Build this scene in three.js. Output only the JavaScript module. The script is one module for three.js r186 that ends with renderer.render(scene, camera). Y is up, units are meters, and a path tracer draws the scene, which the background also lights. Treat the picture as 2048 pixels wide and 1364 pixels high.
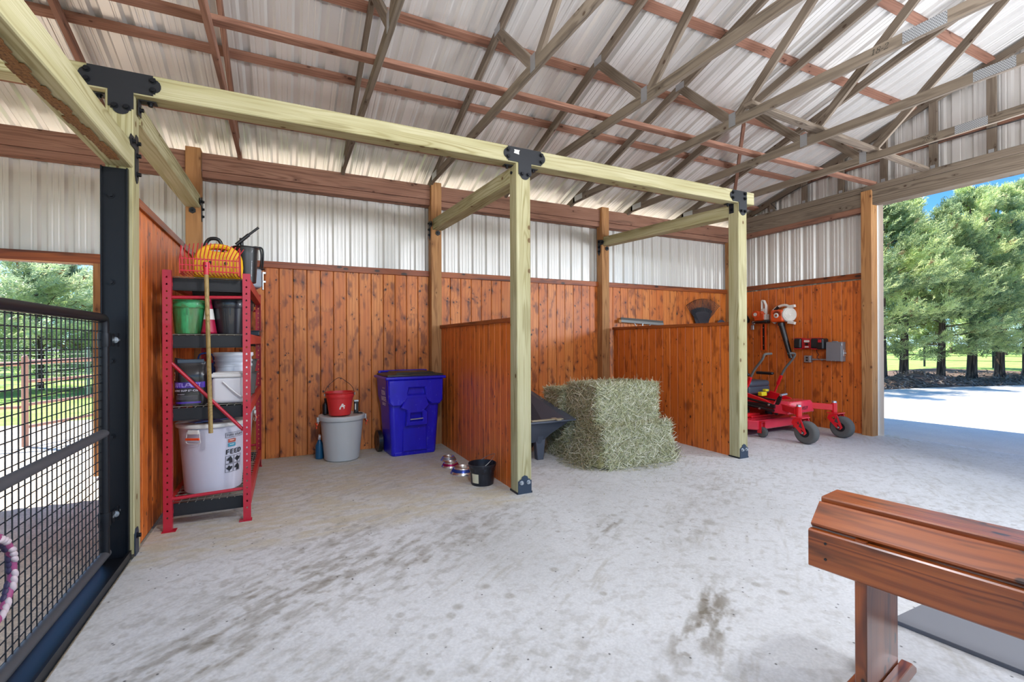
import * as THREE from 'three';
import { mergeGeometries } from 'three/addons/utils/BufferGeometryUtils.js';
import { RoundedBoxGeometry } from 'three/addons/geometries/RoundedBoxGeometry.js';
import { RectAreaLightUniformsLib } from 'three/addons/lights/RectAreaLightUniformsLib.js';
import { Sky } from 'three/addons/objects/Sky.js';

// ---------- camera, sky, sun, exposure ----------
RectAreaLightUniformsLib.init();
const D2R = Math.PI / 180;
const scene = new THREE.Scene();
const camera = new THREE.PerspectiveCamera(2 * Math.atan(682 / 941.9) / D2R, 2048 / 1364, 0.05, 300);
camera.rotation.order = 'YXZ';
camera.position.set(0.8653, 1.35, 6.1661);
camera.rotation.set(0.0703 * D2R, -25.6975 * D2R, -0.2409 * D2R);
scene.add(camera);
const renderer = new THREE.WebGLRenderer();
renderer.toneMapping = THREE.LinearToneMapping;
renderer.toneMappingExposure = 1.13;
renderer.shadowMap.enabled = true;
const SUNDIR = new THREE.Vector3(-0.45, 1, -0.42).normalize();
const sky = new Sky();
sky.name = 'sky';
sky.scale.setScalar(1000);
const su = sky.material.uniforms;
su.turbidity.value = 8; su.rayleigh.value = 1.0; su.mieCoefficient.value = 0.004; su.mieDirectionalG.value = 0.75;
su.sunPosition.value.copy(SUNDIR);
if (su.cloudCoverage) su.cloudCoverage.value = 0;
const pm = new THREE.PMREMGenerator(renderer);
const skyScene = new THREE.Scene(); skyScene.add(sky);
scene.environment = pm.fromScene(skyScene).texture;
scene.environmentIntensity = 0.34;
const sun = new THREE.DirectionalLight(0xfff4e4, 12);
sun.name = 'sun_light';
sun.position.copy(SUNDIR).multiplyScalar(60).add(new THREE.Vector3(5, 0, 0));
sun.target.position.set(5, 0, 0);
sun.castShadow = true; sun.shadow.radius = 1;
sun.shadow.mapSize.set(4096, 4096);
Object.assign(sun.shadow.camera, { left: -40, right: 40, top: 40, bottom: -40, near: 1, far: 150 });
scene.add(sun, sun.target);

// ---------- noise ----------
function rng(seed) { let a = seed >>> 0; return () => { a = (a + 0x6D2B79F5) | 0; let t = Math.imul(a ^ (a >>> 15), 1 | a); t = (t + Math.imul(t ^ (t >>> 7), 61 | t)) ^ t; return ((t ^ (t >>> 14)) >>> 0) / 4294967296; }; }
const h2 = (x, y, s) => { let n = Math.imul(x, 374761393) + Math.imul(y, 668265263) + Math.imul(s, 2147483647 ^ 0x5bd1e995); n = Math.imul(n ^ (n >>> 13), 1274126177); return ((n ^ (n >>> 16)) >>> 0) / 4294967296; };
function vn(x, y, s) {
  const xi = Math.floor(x), yi = Math.floor(y), a = x - xi, b = y - yi, u = a * a * (3 - 2 * a), v = b * b * (3 - 2 * b);
  const p = h2(xi, yi, s), q = h2(xi + 1, yi, s), r = h2(xi, yi + 1, s), t = h2(xi + 1, yi + 1, s);
  return p + (q - p) * u + (r - p + (p - q - r + t) * u) * v;
}
function fbm(x, y, s, o = 4) { let a = 0.5, t = 0, n = 0; for (let i = 0; i < o; i++) { t += a * vn(x, y, s + i * 17); n += a; a *= 0.5; x = x * 2.03 + 7.1; y = y * 2.03 + 3.7; } return t / n; }
const cl = (x, a = 0, b = 1) => Math.min(b, Math.max(a, x));
const ss = (a, b, x) => { const t = cl((x - a) / (b - a)); return t * t * (3 - 2 * t); };
const lerp = (a, b, t) => a + (b - a) * t;
const mix3 = (a, b, t) => [a[0] + (b[0] - a[0]) * t, a[1] + (b[1] - a[1]) * t, a[2] + (b[2] - a[2]) * t];

// ---------- textures ----------
function dataTex(w, h, fn, srgb = true) {
  const d = new Uint8Array(w * h * 4);
  for (let j = 0; j < h; j++) for (let i = 0; i < w; i++) { const c = fn(i, j), k = (j * w + i) * 4; d[k] = cl(c[0], 0, 255); d[k + 1] = cl(c[1], 0, 255); d[k + 2] = cl(c[2], 0, 255); d[k + 3] = c.length > 3 ? c[3] : 255; }
  const t = new THREE.DataTexture(d, w, h);
  t.magFilter = THREE.LinearFilter; t.minFilter = THREE.LinearMipmapLinearFilter; t.generateMipmaps = true;
  t.wrapS = t.wrapT = THREE.RepeatWrapping; if (srgb) t.colorSpace = THREE.SRGBColorSpace; t.needsUpdate = true;
  return t;
}
// atlas of n plank strips side by side, grain running up (v); one strip is `pw` metres wide and `len` metres long
function plankAtlas(n, W, H, pw, len, seed, pal, knotsPer, smear) {
  const strips = [];
  for (let k = 0; k < n; k++) {
    const r = rng(seed + k * 71), ks = [];
    for (let q = 0; q < knotsPer * (0.6 + 0.8 * r()); q++) ks.push([pw * (0.04 + 0.92 * r()), len * r(), 0.003 + 0.013 * r() * r() * r() + 0.005 * r(), r() < 0.5 ? -1 : 1, 0.3 + 1.9 * r() * r()]);
    strips.push({ ks, tone: r(), s: seed + k * 13 + 5 });
  }
  const sw = W / n;
  return dataTex(W, H, (i, j) => {
    const k = Math.min(n - 1, Math.floor(i / sw)), st = strips[k];
    let X = ((i - k * sw) / sw) * pw, Y = (j / H) * len, warp = 0, dark = 0, core = 0;
    for (const [kx, ky, r, sg, st2] of st.ks) {
      const dy = (Y - ky); if (Math.abs(dy) > 0.16) continue;
      const dx = X - kx, d = Math.hypot(dx / r, dy / (r * 1.25));
      if (d < 1.15) core = Math.max(core, 1 - ss(0.75, 1.15, d));
      const w = Math.exp(-(dx * dx) / (r * r * 5) - (dy * dy) / (r * r * 18)); warp += w * sg * 2.2;
      const fl = Math.exp(-Math.abs(dy + sg * dx * 0.5) / (0.028 * st2)) * Math.exp(-Math.abs(dx) / (r * 3.6 * st2));
      dark = Math.max(dark, fl * smear * (0.25 + 1.1 * vn(X * 60, Y * 55 + dx * 60, st.s)));
    }
    const f = X * 150 + 8 * fbm(X * 9, Y * 1.1, st.s, 3) + warp * 3;
    const g = 0.5 + 0.5 * Math.sin(f + 2 * vn(X * 40, Y * 2.4, st.s + 3));
    const fine = vn(X * 900, Y * 10, st.s + 9), blot = fbm(X * 13, Y * 3.2, st.s + 21, 4);
    let c = mix3(pal.light, pal.mid, cl(0.15 + 0.9 * blot + 0.6 * (st.tone - 0.5)));
    c = mix3(c, pal.grain, 0.38 * g * g + 0.16 * fine);
    c = mix3(c, pal.dark, cl(ss(0.54, 0.82, fbm(X * 18 + 3, Y * 6, st.s + 40, 4)) * 0.6 + dark));
    c = mix3(c, pal.knot, core * (0.75 + 0.25 * vn(X * 500, Y * 500, st.s)));
    return c;
  });
}
// lumber: grain runs along u; the tile is lu x lv metres
function lumberTex(W, H, lu, lv, seed, pal, knots, ring = 120) {
  const r = rng(seed), ks = [];
  for (let q = 0; q < knots; q++) ks.push([lu * (0.04 + 0.78 * r()), lv * r(), 0.006 + 0.01 * r(), r() < 0.5 ? -1 : 1]);
  const at = (Y, X) => {
    let warp = 0, core = 0, halo = 0;
    for (const [ky, kx, q, sg] of ks) {
      const dy = Y - ky, dx = X - kx; if (Math.abs(dy) > 0.3 || Math.abs(dx) > 0.12) continue;
      const d = Math.hypot(dx / q, dy / (q * 1.5)); if (d < 1.2) core = Math.max(core, 1 - ss(0.7, 1.2, d));
      warp += Math.exp(-(dx * dx) / (q * q * 8) - (dy * dy) / (q * q * 40)) * sg * 5; halo = Math.max(halo, Math.exp(-d / 2.5));
    }
    const f = X * ring * (0.35 + 0.9 * vn(X * 9, Y * 0.25, seed + 2)) + 16 * fbm(X * 7, Y * 0.8, seed, 3) + 3 * vn(X * 60, Y * 5, seed + 4) + warp;
    let g = 0.5 + 0.5 * Math.sin(f); g *= g * g * vn(X * 16, Y * 0.9, seed + 8) * 1.4;
    const fine = vn(X * 800, Y * 9, seed + 5), blot = fbm(X * 7, Y * 1.3, seed + 11, 4);
    let c = mix3(pal.light, pal.mid, cl(blot * 1.7 - 0.35));
    c = mix3(c, pal.grain, cl(0.6 * g + 0.22 * fine));
    c = mix3(c, pal.dark, cl(ss(0.6, 0.85, fbm(X * 20, Y * 2.2, seed + 31, 4)) * pal.stain + halo * 0.35));
    return mix3(c, pal.knot, core * 0.85);
  };
  return dataTex(W, H, (i, j) => { const Y = (i / W) * lu, X = (j / H) * lv, c = at(Y, X); return Y > lu * 0.82 ? mix3(c, at(Y - lu, X), ss(0.82, 1, Y / lu)) : c; });
}
// ---------- materials ----------
const RENDER_TEX = {};
RENDER_TEX.stain = plankAtlas(8, 1024, 1024, 0.15, 2.3, 11, { light: [224, 148, 76], mid: [200, 108, 36], grain: [168, 82, 24], dark: [98, 44, 13], knot: [54, 25, 9] }, 13, 0.95);
RENDER_TEX.stain2 = plankAtlas(8, 1024, 1024, 0.15, 2.3, 911, { light: [224, 126, 50], mid: [204, 102, 33], grain: [170, 78, 24], dark: [116, 50, 15], knot: [64, 28, 10] }, 7, 0.5);
RENDER_TEX.treated = lumberTex(1024, 512, 2.4, 0.6, 31, { light: [188, 182, 148], mid: [168, 161, 120], grain: [128, 118, 72], dark: [108, 97, 56], knot: [92, 66, 34], stain: 0.35 }, 12, 150);
RENDER_TEX.fir = lumberTex(1024, 512, 2.4, 0.6, 57, { light: [160, 120, 100], mid: [136, 95, 76], grain: [104, 68, 52], dark: [78, 54, 43], knot: [70, 40, 26], stain: 0.5 }, 14, 170);
RENDER_TEX.gray = lumberTex(1024, 512, 2.4, 0.6, 83, { light: [140, 127, 111], mid: [113, 100, 86], grain: [86, 74, 62], dark: [72, 64, 54], knot: [66, 48, 34], stain: 0.5 }, 14, 170);
RENDER_TEX.orange = lumberTex(512, 256, 2.4, 0.6, 101, { light: [190, 142, 92], mid: [166, 116, 68], grain: [136, 90, 50], dark: [108, 72, 42], knot: [92, 54, 28], stain: 0.3 }, 10, 130);
RENDER_TEX.red = lumberTex(1024, 512, 1.4, 0.5, 127, { light: [178, 98, 40], mid: [136, 62, 22], grain: [98, 40, 12], dark: [56, 24, 9], knot: [40, 17, 8], stain: 0.8 }, 20, 110);
const std = (o) => new THREE.MeshStandardMaterial(o), phy = (o) => new THREE.MeshPhysicalMaterial(o);
const M = {
  stain: phy({ map: RENDER_TEX.stain, roughness: 0.48, clearcoat: 0.12, clearcoatRoughness: 0.35 }),
  stain2: phy({ map: RENDER_TEX.stain2, roughness: 0.48, clearcoat: 0.12, clearcoatRoughness: 0.35 }),
  treated: std({ map: RENDER_TEX.treated, roughness: 0.75 }),
  fir: std({ map: RENDER_TEX.fir, roughness: 0.8 }),
  gray: std({ map: RENDER_TEX.gray, roughness: 0.85 }),
  orange: std({ map: RENDER_TEX.orange, roughness: 0.7 }),
  red: phy({ map: RENDER_TEX.red, roughness: 0.3, clearcoat: 0.5, clearcoatRoughness: 0.2 }),
  trim: phy({ map: RENDER_TEX.red, roughness: 0.45 }),
  sheet: phy({ color: 0xd8d6d2, roughness: 0.34, metalness: 0.3, clearcoat: 0.15, clearcoatRoughness: 0.3 }),
  blackSteel: phy({ color: 0x1d1f24, roughness: 0.42, metalness: 0.55 }),
  blackPaint: phy({ color: 0x24262b, roughness: 0.5, metalness: 0.3 }),
  galv: std({ color: 0xb9bec2, roughness: 0.38, metalness: 0.85 }),
  dark: std({ color: 0x17181a, roughness: 0.6 }),
};

// ---------- geometry and object helpers ----------
const V = (x, y, z) => new THREE.Vector3(x, y, z);
// closed profile [[y,z]...] (counter-clockwise seen from +x) swept along x from -L/2 to L/2, flat shaded, uv in metres
function prism(prof, L, su_ = 1, sv = 1, uo = 0, vo = 0, topFn = null) {
  const P = [], N = [], U = [], I = []; let per = 0, ar = 0; const n = prof.length, h = L / 2;
  for (let k = 0; k < n; k++) { const a = prof[k], b = prof[(k + 1) % n]; ar += a[1] * b[0] - b[1] * a[0]; }
  const sg = ar > 0 ? 1 : -1;
  for (let k = 0; k < n; k++) {
    const a = prof[k], b = prof[(k + 1) % n], dy = b[0] - a[0], dz = b[1] - a[1], l = Math.hypot(dy, dz) || 1e-9, o = P.length / 3;
    const nx = 0, ny = -sg * dz / l, nz = sg * dy / l, ta = topFn ? topFn(a) : h, tb = topFn ? topFn(b) : h;
    P.push(-h, a[0], a[1], ta, a[0], a[1], tb, b[0], b[1], -h, b[0], b[1]);
    for (let q = 0; q < 4; q++) N.push(nx, ny, nz);
    U.push(uo - h * su_, vo + per * sv, uo + ta * su_, vo + per * sv, uo + tb * su_, vo + (per + l) * sv, uo - h * su_, vo + (per + l) * sv);
    I.push(o, o + 1, o + 2, o, o + 2, o + 3); per += l;
  }
  const tri = THREE.ShapeUtils.triangulateShape(prof.map((p) => new THREE.Vector2(p[1], p[0])), []);
  for (const e of [1, -1]) {
    const o = P.length / 3;
    for (const p of prof) { const x = e > 0 ? (topFn ? topFn(p) : h) : -h; P.push(x, p[0], p[1]); N.push(e, 0, 0); U.push(uo + p[1] * su_, vo + p[0] * sv); }
    for (const t of tri) e > 0 ? I.push(o + t[0], o + t[2], o + t[1]) : I.push(o + t[0], o + t[1], o + t[2]);
  }
  const g = new THREE.BufferGeometry();
  g.setAttribute('position', new THREE.Float32BufferAttribute(P, 3)); g.setAttribute('normal', new THREE.Float32BufferAttribute(N, 3)); g.setAttribute('uv', new THREE.Float32BufferAttribute(U, 2)); g.setIndex(I);
  return fixWinding(g);
}
function fixWinding(g) {   // make every triangle agree with its vertex normal
  const p = g.attributes.position, nn = g.attributes.normal, ix = g.index.array, a = V(), b = V(), c = V(), n = V();
  for (let k = 0; k < ix.length; k += 3) {
    a.fromBufferAttribute(p, ix[k]); b.fromBufferAttribute(p, ix[k + 1]); c.fromBufferAttribute(p, ix[k + 2]); n.fromBufferAttribute(nn, ix[k]);
    if (b.clone().sub(a).cross(c.clone().sub(a)).dot(n) < 0) { const t = ix[k + 1]; ix[k + 1] = ix[k + 2]; ix[k + 2] = t; }
  }
  return g;
}
const rectProf = (h, w, c) => [[-h / 2 + c, -w / 2], [-h / 2, -w / 2 + c], [-h / 2, w / 2 - c], [-h / 2 + c, w / 2], [h / 2 - c, w / 2], [h / 2, w / 2 - c], [h / 2, -w / 2 + c], [h / 2 - c, -w / 2]];
let barSeed = 1;
// chamfered bar: length along x, h along y, w along z; lumber uv
const bar = (L, h, w, c = 0.003, su_ = 1 / 2.4, sv = 1 / 0.6) => { const r = rng(barSeed++ * 7919); return prism(rectProf(h, w, Math.min(c, h / 3, w / 3)), L, su_, sv, r(), r()); };
const box = (w, h, d, x = 0, y = 0, z = 0) => new THREE.BoxGeometry(w, h, d).translate(x, y, z);
const rbox = (w, h, d, r, x = 0, y = 0, z = 0, s = 2) => new RoundedBoxGeometry(w, h, d, s, r).translate(x, y, z);
const cyl = (r1, r2, h, s = 20, x = 0, y = 0, z = 0, open = false) => new THREE.CylinderGeometry(r1, r2, h, s, 1, open).translate(x, y, z);
const lathe = (pts, s = 32) => new THREE.LatheGeometry(pts.map((p) => new THREE.Vector2(Math.max(p[0], 1e-5), p[1])), s);
function tube(pts, r, closed = false, seg = 24, rs = 8) { return new THREE.TubeGeometry(new THREE.CatmullRomCurve3(pts.map((p) => V(...p)), closed, 'catmullrom', 0.5), seg, r, rs, closed); }
function rod(p0, p1, r, s = 8, r2 = r) {
  const a = V(...p0), b = V(...p1), g = new THREE.CylinderGeometry(r2, r, a.distanceTo(b), s);
  g.applyQuaternion(new THREE.Quaternion().setFromUnitVectors(V(0, 1, 0), b.clone().sub(a).normalize())); return g.translate(...a.add(b).multiplyScalar(0.5).toArray());
}
const shp = (pts, holes = []) => { const s = new THREE.Shape(pts.map((p) => new THREE.Vector2(...p))); for (const h of holes) s.holes.push(new THREE.Path(h.map((p) => new THREE.Vector2(...p)))); return s; };
const ext = (shape, d, bev = 0, seg = 6) => new THREE.ExtrudeGeometry(shape, { depth: d - 2 * bev, bevelEnabled: bev > 0, bevelThickness: bev, bevelSize: bev, bevelOffset: -bev, bevelSegments: 1, curveSegments: seg }).translate(0, 0, bev);
const mg = (arr) => mergeGeometries(arr.map((g) => { const q = g.index ? g.toNonIndexed() : g; for (const k of Object.keys(q.attributes)) if (!['position', 'normal', 'uv'].includes(k)) q.deleteAttribute(k); return q; }), false);

const taken = {};
const numbered = (n) => { if (!(n in taken)) { taken[n] = 0; return n; } taken[n]++; return n + '_' + String(taken[n]).padStart(3, '0'); };
const shadow = (m) => { m.castShadow = m.receiveShadow = true; return m; };
function tag(o, label, category, group, kind) { if (label) o.userData.label = label; if (category) o.userData.category = category; if (group) o.userData.group = group; if (kind) o.userData.kind = kind; return o; }
function thing(name, label, category, pos = [0, 0, 0], ry = 0, group) { const g = new THREE.Group(); g.name = numbered(name); g.position.set(...pos); g.rotation.y = ry; scene.add(g); return tag(g, label, category, group); }
function struct(name, label, category) { const g = new THREE.Group(); g.name = name; scene.add(g); return tag(g, label, category, null, 'structure'); }
function part(parent, name, geo, mat, label) { const m = shadow(new THREE.Mesh(geo, mat)); m.name = name; parent.add(m); if (label) m.userData.label = label; return m; }
function solo(name, label, category, geo, mat, pos = [0, 0, 0], ry = 0, group, kind) { const m = shadow(new THREE.Mesh(geo, mat)); m.name = numbered(name); m.position.set(...pos); m.rotation.y = ry; scene.add(m); return tag(m, label, category, group, kind); }
// orient a mesh so that its local x runs from p0 to p1 and local y is as near `up` as it can be, centred between them
function span(m, p0, p1, up = [0, 1, 0]) {
  const a = V(...p0), b = V(...p1), x = b.clone().sub(a).normalize(), z = x.clone().cross(V(...up)).normalize(), y = z.clone().cross(x);
  m.quaternion.setFromRotationMatrix(new THREE.Matrix4().makeBasis(x, y, z)); m.position.copy(a.add(b).multiplyScalar(0.5)); return m;
}
// a board between two points: h across `up`, w the other way
function board(parent, name, p0, p1, h, w, mat, up, c) { const L = Math.hypot(p1[0] - p0[0], p1[1] - p0[1], p1[2] - p0[2]); const m = part(parent, name, bar(L, h, w, c), mat); return span(m, p0, p1, up); }
function canvasTex(w, h, draw) { const c = document.createElement('canvas'); c.width = w; c.height = h; const x = c.getContext('2d'); draw(x, w, h); const t = new THREE.CanvasTexture(c); t.colorSpace = THREE.SRGBColorSpace; return t; }
function decalMat(tex, r = 0.5) { return std({ map: tex, transparent: true, alphaTest: 0.4, roughness: r, polygonOffset: true, polygonOffsetFactor: -1 }); }
// ---------- dimensions of the barn (metres) ----------
const XR = 8.36, XL = -5.2, ZF = 8.9, RIDGE = 4.45, SL = 0.315, Y0 = 3.52;
const roofY = (z) => Y0 + SL * (z < RIDGE ? z : ZF - z);
const UPS = [0, 1, 0], UPX = [1, 0, 0], UPZ = [0, 0, 1];

// plank standing up: local x across, y up from 0, z thickness (front face at z = 0)
const plankCache = {};
function plankGeo(w, h, t, strip, vo) {
  const key = [w, h, t, strip, vo].map((q) => q.toFixed(3)).join(); if (plankCache[key]) return plankCache[key];
  const g = prism(rectProf(w, t, 0.005), h);   // length along x, "y" = width, "z" = thickness
  g.applyMatrix4(new THREE.Matrix4().makeBasis(V(0, 1, 0), V(-1, 0, 0), V(0, 0, 1))).translate(0, h / 2, -t / 2);
  const p = g.attributes.position, u = g.attributes.uv;
  for (let i = 0; i < p.count; i++) u.setXY(i, (strip + 0.03 + 0.94 * (p.getX(i) / w + 0.5)) / 8, vo + p.getY(i) / 2.3);
  return (plankCache[key] = g);
}
// planks from a to b along a wall; `at(s)` puts s metres along the run, ry turns the face
function planks(parent, len, w, h, t, mat, x0, y0, z0, dx, dz, ry, seed) {
  const n = Math.max(1, Math.round(len / w)), pw = len / n, r = rng(seed);
  for (let k = 0; k < n; k++) {
    const m = part(parent, 'plank', plankGeo(pw - 0.0045, h, t, Math.floor(r() * 8), Math.floor(r() * 4) / 4), mat), s = (k + 0.5) * pw;
    m.position.set(x0 + dx * s, y0, z0 + dz * s); m.rotation.y = ry;
  }
}
// ribbed steel sheet: ribs run along local x (length L); width along z; ribs bulge to +y
function ribProfile(W) {
  const top = [], q = W / 4;
  for (let k = 0; k < 4; k++) { const c = (k + 0.5) * q; for (const [dz, y] of [[-0.042, 0], [-0.02, 0.028], [0.02, 0.028], [0.042, 0], [q / 2 - 0.035, 0], [q / 2 - 0.03, 0.004], [q / 2 - 0.02, 0.004], [q / 2 - 0.015, 0], [q / 2 + 0.015 - 0.0001, 0], [q / 2 + 0.02, 0.004], [q / 2 + 0.03, 0.004], [q / 2 + 0.035, 0]]) if (c + dz < W - 0.002) top.push([y, c + dz - W / 2]); }
  top.unshift([0, -W / 2]); top.push([0, W / 2]);
  return [...top, ...top.slice().reverse().map(([y, z]) => [y - 0.0012, z])];
}

// ---------- floor ----------
const stains = [[0.95, 3.3, 0.7, 0.4, 0.5], [1.55, 3.15, 0.5, 0.35, 0.4], [0.5, 3.75, 0.45, 0.3, 0.5], [2.1, 2.95, 0.7, 0.3, 0.35], [2.75, 4.5, 0.36, 0.1, 0.9], [2.5, 4.58, 0.25, 0.08, 0.7], [2.95, 3.4, 0.3, 0.1, 0.5], [1.3, 2.6, 0.9, 0.3, 0.35], [1.4, 1.6, 1.1, 0.9, 0.25], [0.9, 4.4, 0.5, 0.45, 0.3], [3.6, 3.6, 0.7, 0.2, 0.25], [4.2, 3.2, 0.8, 0.25, 0.2], [5.6, 4.6, 1.2, 0.6, 0.15], [1.6, 4.7, 0.5, 0.3, 0.3]];
const paws = []; { const r = rng(404); for (let k = 0; k < 26; k++) paws.push([1.2 + 2.6 * r(), 3.0 + 1.9 * r(), 0.018 + 0.012 * r()]); }
const floorTex = dataTex(2048, 2048, (i, j) => {
  const x = (i / 2048) * 8.6 - 0.1, z = (j / 2048) * 9, r1 = fbm(x * 0.9, z * 0.9, 3, 4), r2 = fbm(x * 22, z * 26, 9, 4), r3 = vn(x * 110, z * 110, 4), r4 = vn(x * 230, z * 230, 8);
  const ux0 = x * 0.8 - z * 0.6, uz0 = x * 0.6 + z * 0.8, sw = fbm(ux0 * 5, uz0 * 34, 44, 4), broad = fbm(x * 3.1, z * 3.1, 47, 4);
  let c = mix3([178, 180, 180], [200, 202, 203], cl(r1 * 1.6 - 0.3));
  c = mix3(c, [160, 159, 155], ss(0.5, 0.78, r2) * 0.42); c = mix3(c, [150, 146, 136], ss(0.56, 0.82, sw) * 0.4 * ss(0.35, 0.7, broad));
  let d = 0; for (const [sx, sz, a, b, k] of stains) { const ca = 0.8, sa = -0.6, ux = (x - sx) * ca + (z - sz) * sa, uz = -(x - sx) * sa + (z - sz) * ca, e = (ux * ux) / (a * a) + (uz * uz) / (b * b); if (e < 4) d = Math.max(d, k * Math.exp(-e) * (0.1 + 1.2 * ss(0.38, 0.78, fbm(ux0 * 9 + 3, uz0 * 26, 61, 5)) + 0.6 * ss(0.55, 0.8, r2))); }
  for (const [px, pz, q] of paws) { const dd = Math.hypot(x - px, z - pz); if (dd < q * 1.6) d = Math.max(d, 0.42 * (1 - ss(0.5, 1.4, dd / q)) * (0.4 + r3)); }
  c = mix3(c, [108, 102, 90], cl(d * 0.85));
  const bay = ss(2.75, 2.5, z) * ss(2.9, 2.6, x); c = mix3(c, [182, 174, 150], bay * (0.2 + 0.55 * ss(0.35, 0.7, fbm(x * 9, z * 22, 77, 4))));
  const w = 0.95 + 0.07 * r3 + 0.06 * r4; let sp = 1; if (h2(Math.floor(x * 130), Math.floor(z * 130), 5) > 0.9988) sp = 0.5;
  return [c[0] * w * sp, c[1] * w * sp, c[2] * w * sp];
});
const floorBump = dataTex(512, 512, (i, j) => { const v = 255 * (0.55 * fbm(i / 40, j / 40, 5, 4) + 0.45 * vn(i / 3, j / 3, 6)); return [v, v, v]; }, false);
floorBump.repeat.set(4, 4);
M.concrete = std({ map: floorTex, roughness: 0.62, bumpMap: floorBump, bumpScale: 0.0025 });
{
  const fl = struct('floor', 'grey stained concrete slab floor of the barn', 'floor');
  const g = box(XR + 0.24, 0.2, ZF, (XR + 0.24) / 2 - 0.0, -0.1, ZF / 2), p = g.attributes.position, u = g.attributes.uv;
  for (let i = 0; i < p.count; i++) u.setXY(i, (p.getX(i) + 0.1) / 8.6, p.getZ(i) / 9);
  part(fl, 'slab', g, M.concrete);
}

// ---------- roof ----------
{
  const rf = struct('roof', 'white ribbed steel roof seen from below', 'roof'), W = 0.824, len = Math.hypot(1, SL);
  const n = Math.ceil((XR + 0.35 - XL) / W), hz = RIDGE + 0.42, g = prism(ribProfile(W), hz * len);
  for (let k = 0; k < n; k++) for (const sd of [0, 1]) {
    const x = XR + 0.33 - (k + 0.5) * W, m = part(rf, 'roof_sheet', g, M.sheet);
    const za = -0.42, a = [x, Y0 + SL * za + 0.002, sd ? ZF - za : za], b = [x, Y0 + SL * RIDGE + 0.002, RIDGE];
    span(m, sd ? b : a, sd ? a : b, UPS);
  }
  board(rf, 'ridge_cap', [XL - 0.1, roofY(RIDGE) + 0.05, RIDGE], [XR + 0.35, roofY(RIDGE) + 0.05, RIDGE], 0.02, 0.4, M.sheet, UPS);
}
// ---------- purlins, lying flat over the trusses ----------
const ordw = ['first', 'second', 'third', 'fourth', 'fifth', 'sixth', 'seventh', 'eighth', 'ninth', 'tenth', 'eleventh', 'twelfth'];
[-0.25, 0.56, 1.33, 2.09, 2.86, 3.62, 4.33].forEach((z, k) => {
  for (const sd of [0, 1]) {
    const zz = sd ? ZF - z : z, y = roofY(0) + SL * z - 0.021, t = thing('purlin', sd ? `reddish roof purlin on the front slope, ${ordw[k]} up from its eave` : `reddish brown roof purlin, ${ordw[k]} up from the eave over the back wall`, 'purlin', [0, 0, 0], 0, 'roof purlins');
    board(t, 'timber', [XL, y, zz], [XR + 0.05, y, zz], 0.038, 0.085, M.fir, [0, 1, sd ? SL : -SL]);
  }
});
// ---------- trusses ----------
const plateTex = dataTex(128, 64, (i, j) => { const a = (i % 8) - 4 + ((j >> 3) & 1 ? 2 : -2), b = (j % 8) - 4; const e = Math.abs(a) / 2.2 + Math.abs(b) / 3.2; return e < 1 ? [92, 96, 100] : [196, 200, 204]; });
M.plate = std({ map: plateTex, roughness: 0.35, metalness: 0.7 });
function truss(x, label, mat, splice) {
  const t = thing('roof_truss', label, 'truss', [x, 0, 0], 0, 'wooden roof trusses'), cy = (z) => roofY(z) - 0.04 - 0.05;
  const up = (z0, z1, n) => n;
  for (const s of [0, 1]) {
    const Z = (z) => (s ? ZF - z : z);
    const a = board(t, 'top_chord', [0, cy(-0.28), Z(-0.28)], [0, cy(RIDGE) - 0.005, Z(RIDGE)], 0.09, 0.038, mat, UPS);
    board(t, 'web', [0, cy(2.3) - 0.02, Z(2.3)], [0, 3.51, Z(2.93)], 0.085, 0.034, mat, UPS);
    board(t, 'web', [0, 3.51, Z(3.02)], [0, cy(RIDGE) - 0.06, Z(RIDGE - 0.05)], 0.085, 0.034, mat, UPS);
    for (const f of [-1, 1]) {
      for (const [pz, py, w, h] of [[2.97, 3.5, 0.075, 0.13], [2.3, cy(2.3), 0.12, 0.07], [0.3, 3.49, 0.2, 0.08]]) { const m = part(t, 'gusset_plate', box(0.002, h, w), M.galv); m.position.set(f * 0.0202, py, Z(pz)); }
    }
  }
  board(t, 'bottom_chord', [0, 3.475, 0.16], [0, 3.475, splice], 0.088, 0.038, mat, UPS);
  board(t, 'bottom_chord', [0, 3.475, splice + 0.003], [0, 3.475, ZF - 0.16], 0.088, 0.038, mat, UPS);
  for (const f of [-1, 1]) { const m = part(t, 'splice_plate', box(0.002, 0.082, 0.25), M.plate, 'punched galvanised splice plate'); m.position.set(f * 0.0202, 3.475, splice); }
  return t;
}
M.firDull = M.fir;
[7.01, 5.91, 4.81, 3.71, 2.61, 1.51, 0.41, -0.69, -1.79, -2.89, -3.99].forEach((x, k) => truss(x, `flat-bottomed wooden roof truss, ${ordw[k]} from the gable wall with the big door`, k < 4 ? M.gray : k < 6 ? M.gray : M.fir, [3.94, 4.48, 4.5, 4.5][k] ?? 4.5));
// braces resting on the bottom chords
{
  let t = thing('truss_brace', 'long pale brace board lying flat across the bottom chords', 'brace'); board(t, 'timber', [XL, 3.539, 2.42], [XR - 0.05, 3.539, 2.42], 0.038, 0.085, M.fir, UPS);
  t = thing('truss_brace', 'shorter brace board from the third truss to the gable header', 'brace'); board(t, 'timber', [4.72, 3.539, 3.2], [XR - 0.05, 3.539, 3.02], 0.038, 0.085, M.gray, UPS);
  t = thing('truss_brace', 'brown diagonal brace rising from the corner post to the second truss', 'brace'); board(t, 'timber', [8.2, 3.5, 0.15], [5.97, 4.03, 2.18], 0.085, 0.038, M.fir, UPS);
}
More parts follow.
